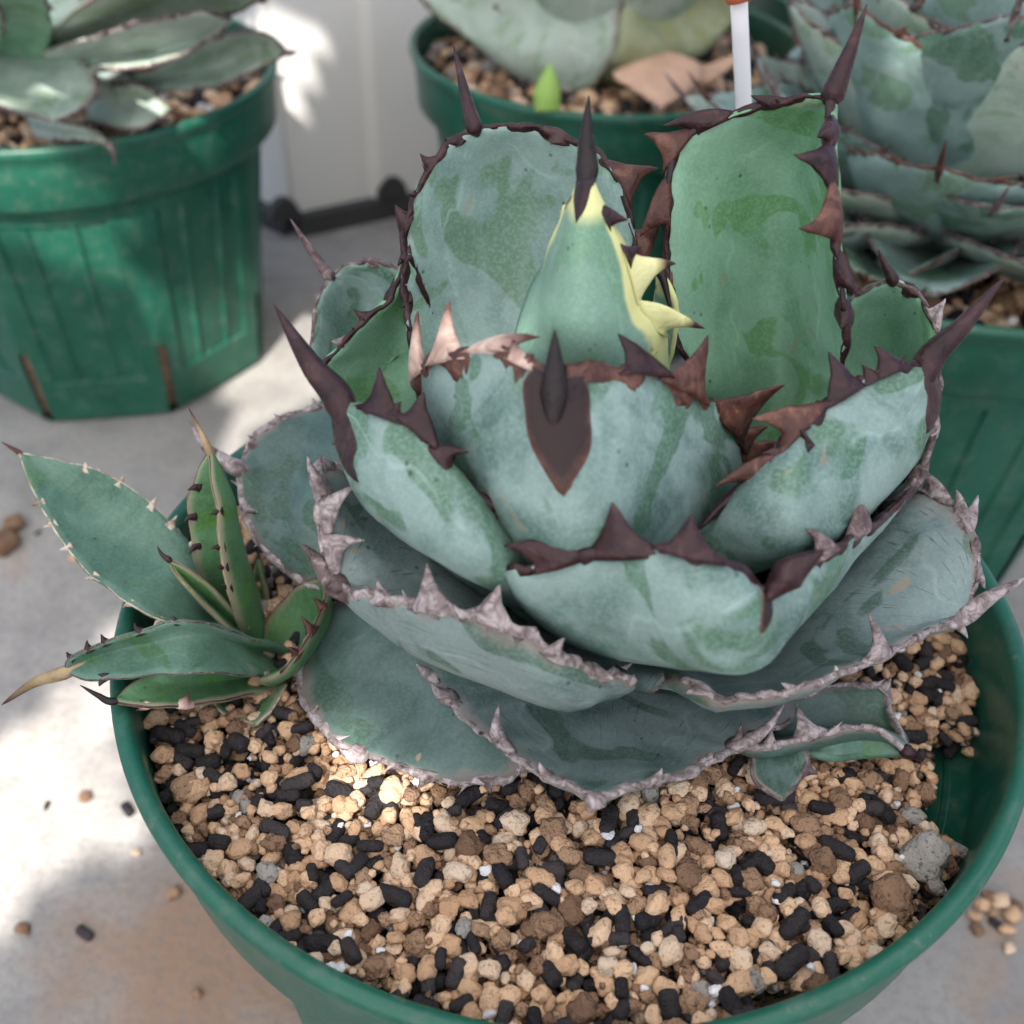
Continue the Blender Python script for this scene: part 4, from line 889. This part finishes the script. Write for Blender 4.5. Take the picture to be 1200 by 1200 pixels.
# right pot
pr = empty('agave_plant', (PR[0], PR[1], ZR - .02)); tag(pr, 'crowded grey-green agave rosette with toothed purple-grey leaf margins', 'agave')
spec = []; rq = random.Random(5)
for n_, r_, z_, w_, z0_ in ((13, .118, .016, .062, -.018), (11, .104, .050, .072, -.012), (9, .086, .084, .078, -.004), (7, .062, .114, .072, .006), (3, .03, .14, .05, .02)):
    for k in range(n_): spec.append((1.9 + k * 4.2 / n_ + rq.uniform(-.16, .16), r_ + rq.uniform(-.012, .012), z_ + rq.uniform(-.016, .018), w_ * rq.uniform(.85, 1.15), z0_ + rq.uniform(-.004, .004), .016 + rq.uniform(-.004, .008)))
for k, (az, r1, z1, wd, z0, cp) in enumerate(spec):
    wleaf(pr, PR, az, .012, r1, z0, z1, wd, cp, seed=80 + k, m=('far', 'pale_blue', 'blue')[k % 3], em=('greydark', 'rust', 'greydark')[k % 3], teeth=5, rise=.45)

# dry leaf, green shoot, label stake
dl = LF([(780, 62, .412), (750, 70, .408), (719, 86, .398), (742, 106, .380)], [(790, 64, .405), (782, 82, .392), (770, 95, .382), (772, 112, .372)], [(800, 66, .408), (818, 76, .402), (821, 92, .390), (802, 110, .376)], (776, 127, .366), 'dry', parent=(e_ := empty('fallen_leaf', P(765, 100, .39))), seed=97, thick=.0015, wav=.001)
tag(e_, 'pinkish tan dry fallen leaf lying on gravel at the pot rim', 'leaf')
LF([(812, 82, .405), (840, 72, .41)], [(812, 90, .40), (840, 80, .405)], [(805, 100, .392), (838, 92, .398)], (885, 55, .42), 'dry', parent=e_, seed=98, thick=.0015, name='leaf_stalk')
gs = empty('green_shoot', P(640, 125, None, -.012)); tag(gs, 'single bright green shoot rising from the gravel', 'shoot')
LF([(628, 130, .355), (627, 105, .358)], [(640, 130, .352), (640, 105, .355)], [(655, 130, .355), (656, 100, .358)], (645, 74, .362), 'shoot', parent=gs, seed=99, thick=.004)
a0 = P(874, 175, .106); a1 = P(864, -40, .100); d_ = unit(a1 - a0); a0 = a0 - d_ * ((a0[2] - (ZR - .02)) / d_[2])
V, F, UVs = sweep(np.array([a0 + (a1 - a0) * k / 8 for k in range(9)]), [.0024] * 9, [.0009] * 9, np.array([1, .15, 0]), 12)
st = empty('label_stake', a0); tag(st, 'thin white plastic label stake standing behind the big rosette', 'label stake')
adopt(link('stake', mesh('stake', V, F, True, UVs), M['whiteplastic']), st)
b0 = P(866, -24, .0985); V, F, UVs = sweep(np.array([b0 + d_ * (.0035 - .0014 * k) * 1.6 for k in range(6)]), [.0036, .004, .004, .004, .004, .0036], [.0016] * 6, np.array([1, .15, 0]), 12)
adopt(link('coloured_band', mesh('coloured_band', V, F, True, UVs), M['orange']), st)

# ------------------------------------------------------------------ white panel wall on a dark base rail
c0 = G(347, 271); dr = unit(G(480, 240) - G(350, 268)); dl_ = unit(np.array([-.75, .62, 0]))
pw = empty('panel_wall', (c0[0], c0[1], 0)); tag(pw, 'white plastic panel wall on a dark base rail behind the pots', 'wall')
def panel(name, a, b, z0, z1, th, m, ridges=()):
    a = np.array([a[0], a[1], 0]); b = np.array([b[0], b[1], 0]); d = unit(b - a); nrm = np.array([d[1], -d[0], 0])
    ln = np.linalg.norm(b - a); prof = [(0, 0)]
    for r0, r1, h in ridges: prof += [(r0, 0), (r0 + .008, h), (r1 - .008, h), (r1, 0)]
    prof.append((ln, 0)); V = []
    for s_, h in prof:
        for z in (z0, z1):
            V.append(a + d * s_ + nrm * (h + th) + np.array([0, 0, z])); V.append(a + d * s_ + nrm * h + np.array([0, 0, z]))
    n_ = len(prof); F = []
    for i in range(n_ - 1):
        q = i * 4; r = q + 4
        F += [(q, r, r + 2, q + 2), (q + 1, q + 3, r + 3, r + 1), (q + 2, r + 2, r + 3, q + 3), (q, q + 1, r + 1, r)]
    F += [(0, 2, 3, 1), (q + 4, q + 5, q + 7, q + 6)]
    o = link(name, mesh(name, V, F, False), M[m]); adopt(o, pw); return o
panel('panel', c0, c0 + dr * .75, .017, .55, .004, 'whitepanel', [(.062, .17, .006), (.26, .36, .006), (.45, .55, .006)])
panel('panel', c0 + dl_ * .35, c0 - dl_ * .0, .017, .55, .004, 'whitepanel')
nr = np.array([dr[1], -dr[0], 0])
panel('base_rail', c0 + nr * .001, c0 + nr * .001 + dr * .75, .0, .016, .012, 'rail')
panel('base_rail', c0 + dl_ * .35, c0, .0, .016, .012, 'rail')
for q in (P(336, 253, z=-ZR + .022), P(471, 232, z=-ZR + .024)):  # solid dark half-discs that paint the shade inside arched cutouts
    t_ = (q - c0) @ dr; q2 = c0 + dr * t_ + nr * .006; ring = [np.array([q2[0], q2[1], .018]) + dr * (.012 * math.cos(a)) + np.array([0, 0, .016 * math.sin(a)]) for a in np.linspace(0, PI, 15)]
    V = ring + [p_ + nr * .008 for p_ in ring]; n_ = len(ring); F = [tuple(range(n_))[::-1], tuple(range(n_, 2 * n_))] + [(i, i + 1, n_ + i + 1, n_ + i) for i in range(n_ - 1)] + [(n_ - 1, 0, n_, 2 * n_ - 1)]
    adopt(link('dark_cutout', mesh('dark_cutout', V, F, False), M['rail']), pw)

# ------------------------------------------------------------------ crumbs on the ground
def crumb(px, py, k, s, name, label, grp=None, flat=.7):
    c = G(px, py); o = bpy.data.objects.new(name, S_hi[k][int(px) % NV]); col.objects.link(o); o.scale = (s * 1.2, s, s * flat); o.location = (c[0], c[1], s * flat * .6); o.rotation_euler = (.2, .1, px)
    tag(o, label, 'crumb', grp)
for px, py in ((1150, 1062), (1163, 1070), (1172, 1058), (1185, 1075), (1178, 1090), (1140, 1075), (1168, 1085), (1190, 1062), (1158, 1052), (1182, 1112), (1145, 1090)):
    crumb(px, py, random.choice(['clay', 'pumice', 'clay', 'charcoal']), random.uniform(.0018, .0036), 'soil_crumb', 'spilled soil crumb on the concrete right of the front pot', 'spilled crumbs right of the front pot')
for px, py in ((45, 625), (120, 652), (88, 655), (160, 1000), (55, 945), (28, 1090), (100, 1095), (205, 1048), (232, 1165), (150, 950), (100, 935)):
    crumb(px, py, random.choice(['clay', 'charcoal', 'pumice']), random.uniform(.0012, .0026), 'soil_crumb', 'small spilled soil crumb on the pale concrete left of the pots', 'spilled crumbs left of the front pot')
for s_ in range(2):
    crumb(8 + s_ * 9, 640 - s_ * 22, 'clay', .007 - .002 * s_, 'brown_scrap', 'shrivelled brown plant scrap on the concrete', 'brown scraps', .8)
# ------------------------------------------------------------------ unseen sheet added overhead to shade and diffuse the sun, holes placing sun patches
ZS = 1.15
def up(p): s_ = (ZS - p[2]) / SUN.z; return (p[0] + SUN.x * s_, p[1] + SUN.y * s_)
holes = []
def hole(pts, **k): holes.append([up(P(x, y, k.get('Y'), k.get('z'))) for x, y in pts])
hole([(-60, 900), (0, 870), (60, 820), (150, 725), (150, 900), (205, 975), (150, 1000), (90, 1030), (0, 1110), (-60, 1150)], z=-ZR)
hole([(262, 450), (320, 400), (380, 330), (470, 330), (420, 440), (330, 480), (285, 540), (270, 520)], z=-ZR)
hole([(-20, 185), (110, 205), (135, 300), (310, 330), (318, 430), (230, 405), (180, 395), (120, 300), (-20, 300)], Y=.30)
hole([(470, 350), (550, 345), (615, 395), (615, 430), (500, 445)], Y=-.02)
hole([(1040, -20), (1112, -20), (1115, 90), (1085, 70)], Y=.19)
hole([(60, 75), (250, 15), (335, 50), (250, 112), (200, 150), (140, 145), (40, 130)], Y=.315)
hole([(-20, 125), (35, 135), (40, 165), (-20, 165)], Y=.30)
hole([(270, 20), (352, 20), (360, 262), (270, 270)], Y=.57)
hole([(380, 875), (455, 895), (480, 945), (410, 955)], z=-.012)
def inside(x, y, poly):
    c = False; n_ = len(poly); j = n_ - 1
    for i in range(n_):
        xi, yi = poly[i]; xj, yj = poly[j]
        if (yi > y) != (yj > y) and x < (xj - xi) * (y - yi) / (yj - yi) + xi: c = not c
        j = i
    return c
def sun_mask_material():
    m, t, b = mat('sun_mask_sheet'); b.inputs['Base Color'].default_value = (.5, .5, .48, 1); b.inputs['Roughness'].default_value = .9
    tr = t.nodes.new('ShaderNodeBsdfTranslucent'); tr.inputs[0].default_value = (.74, .74, .73, 1); mx = t.nodes.new('ShaderNodeMixShader'); mx.inputs[0].default_value = .72
    t.links.new(b.outputs[0], mx.inputs[1]); t.links.new(tr.outputs[0], mx.inputs[2]); t.links.new(mx.outputs[0], t.nodes['Material Output'].inputs[0]); return m
lo = up((-1.25, -1.0, 0)); hi = up((1.25, 1.5, 0)); cs = .0125
nx = int((hi[0] - lo[0]) / cs); ny = int((hi[1] - lo[1]) / cs); vid = {}; V = []; F = []
def vv_(i, j):
    if (i, j) not in vid: vid[(i, j)] = len(V); V.append((lo[0] + i * cs, lo[1] + j * cs, ZS))
    return vid[(i, j)]
for i in range(nx):
    for j in range(ny):
        x = lo[0] + (i + .5) * cs; y = lo[1] + (j + .5) * cs
        q = mnoise.noise_vector(Vector((x * 14, y * 14, 2.0))) * .014
        if any(inside(x + q.x, y + q.y, h) for h in holes): continue
        F.append((vv_(i, j), vv_(i + 1, j), vv_(i + 1, j + 1), vv_(i, j + 1)))
mask_ob = link('sun_mask', mesh('sun_mask', V, F, False), sun_mask_material())
tag(mask_ob, 'unseen pale sheet added above the pots, its holes shaped for sun patches', 'shade net')
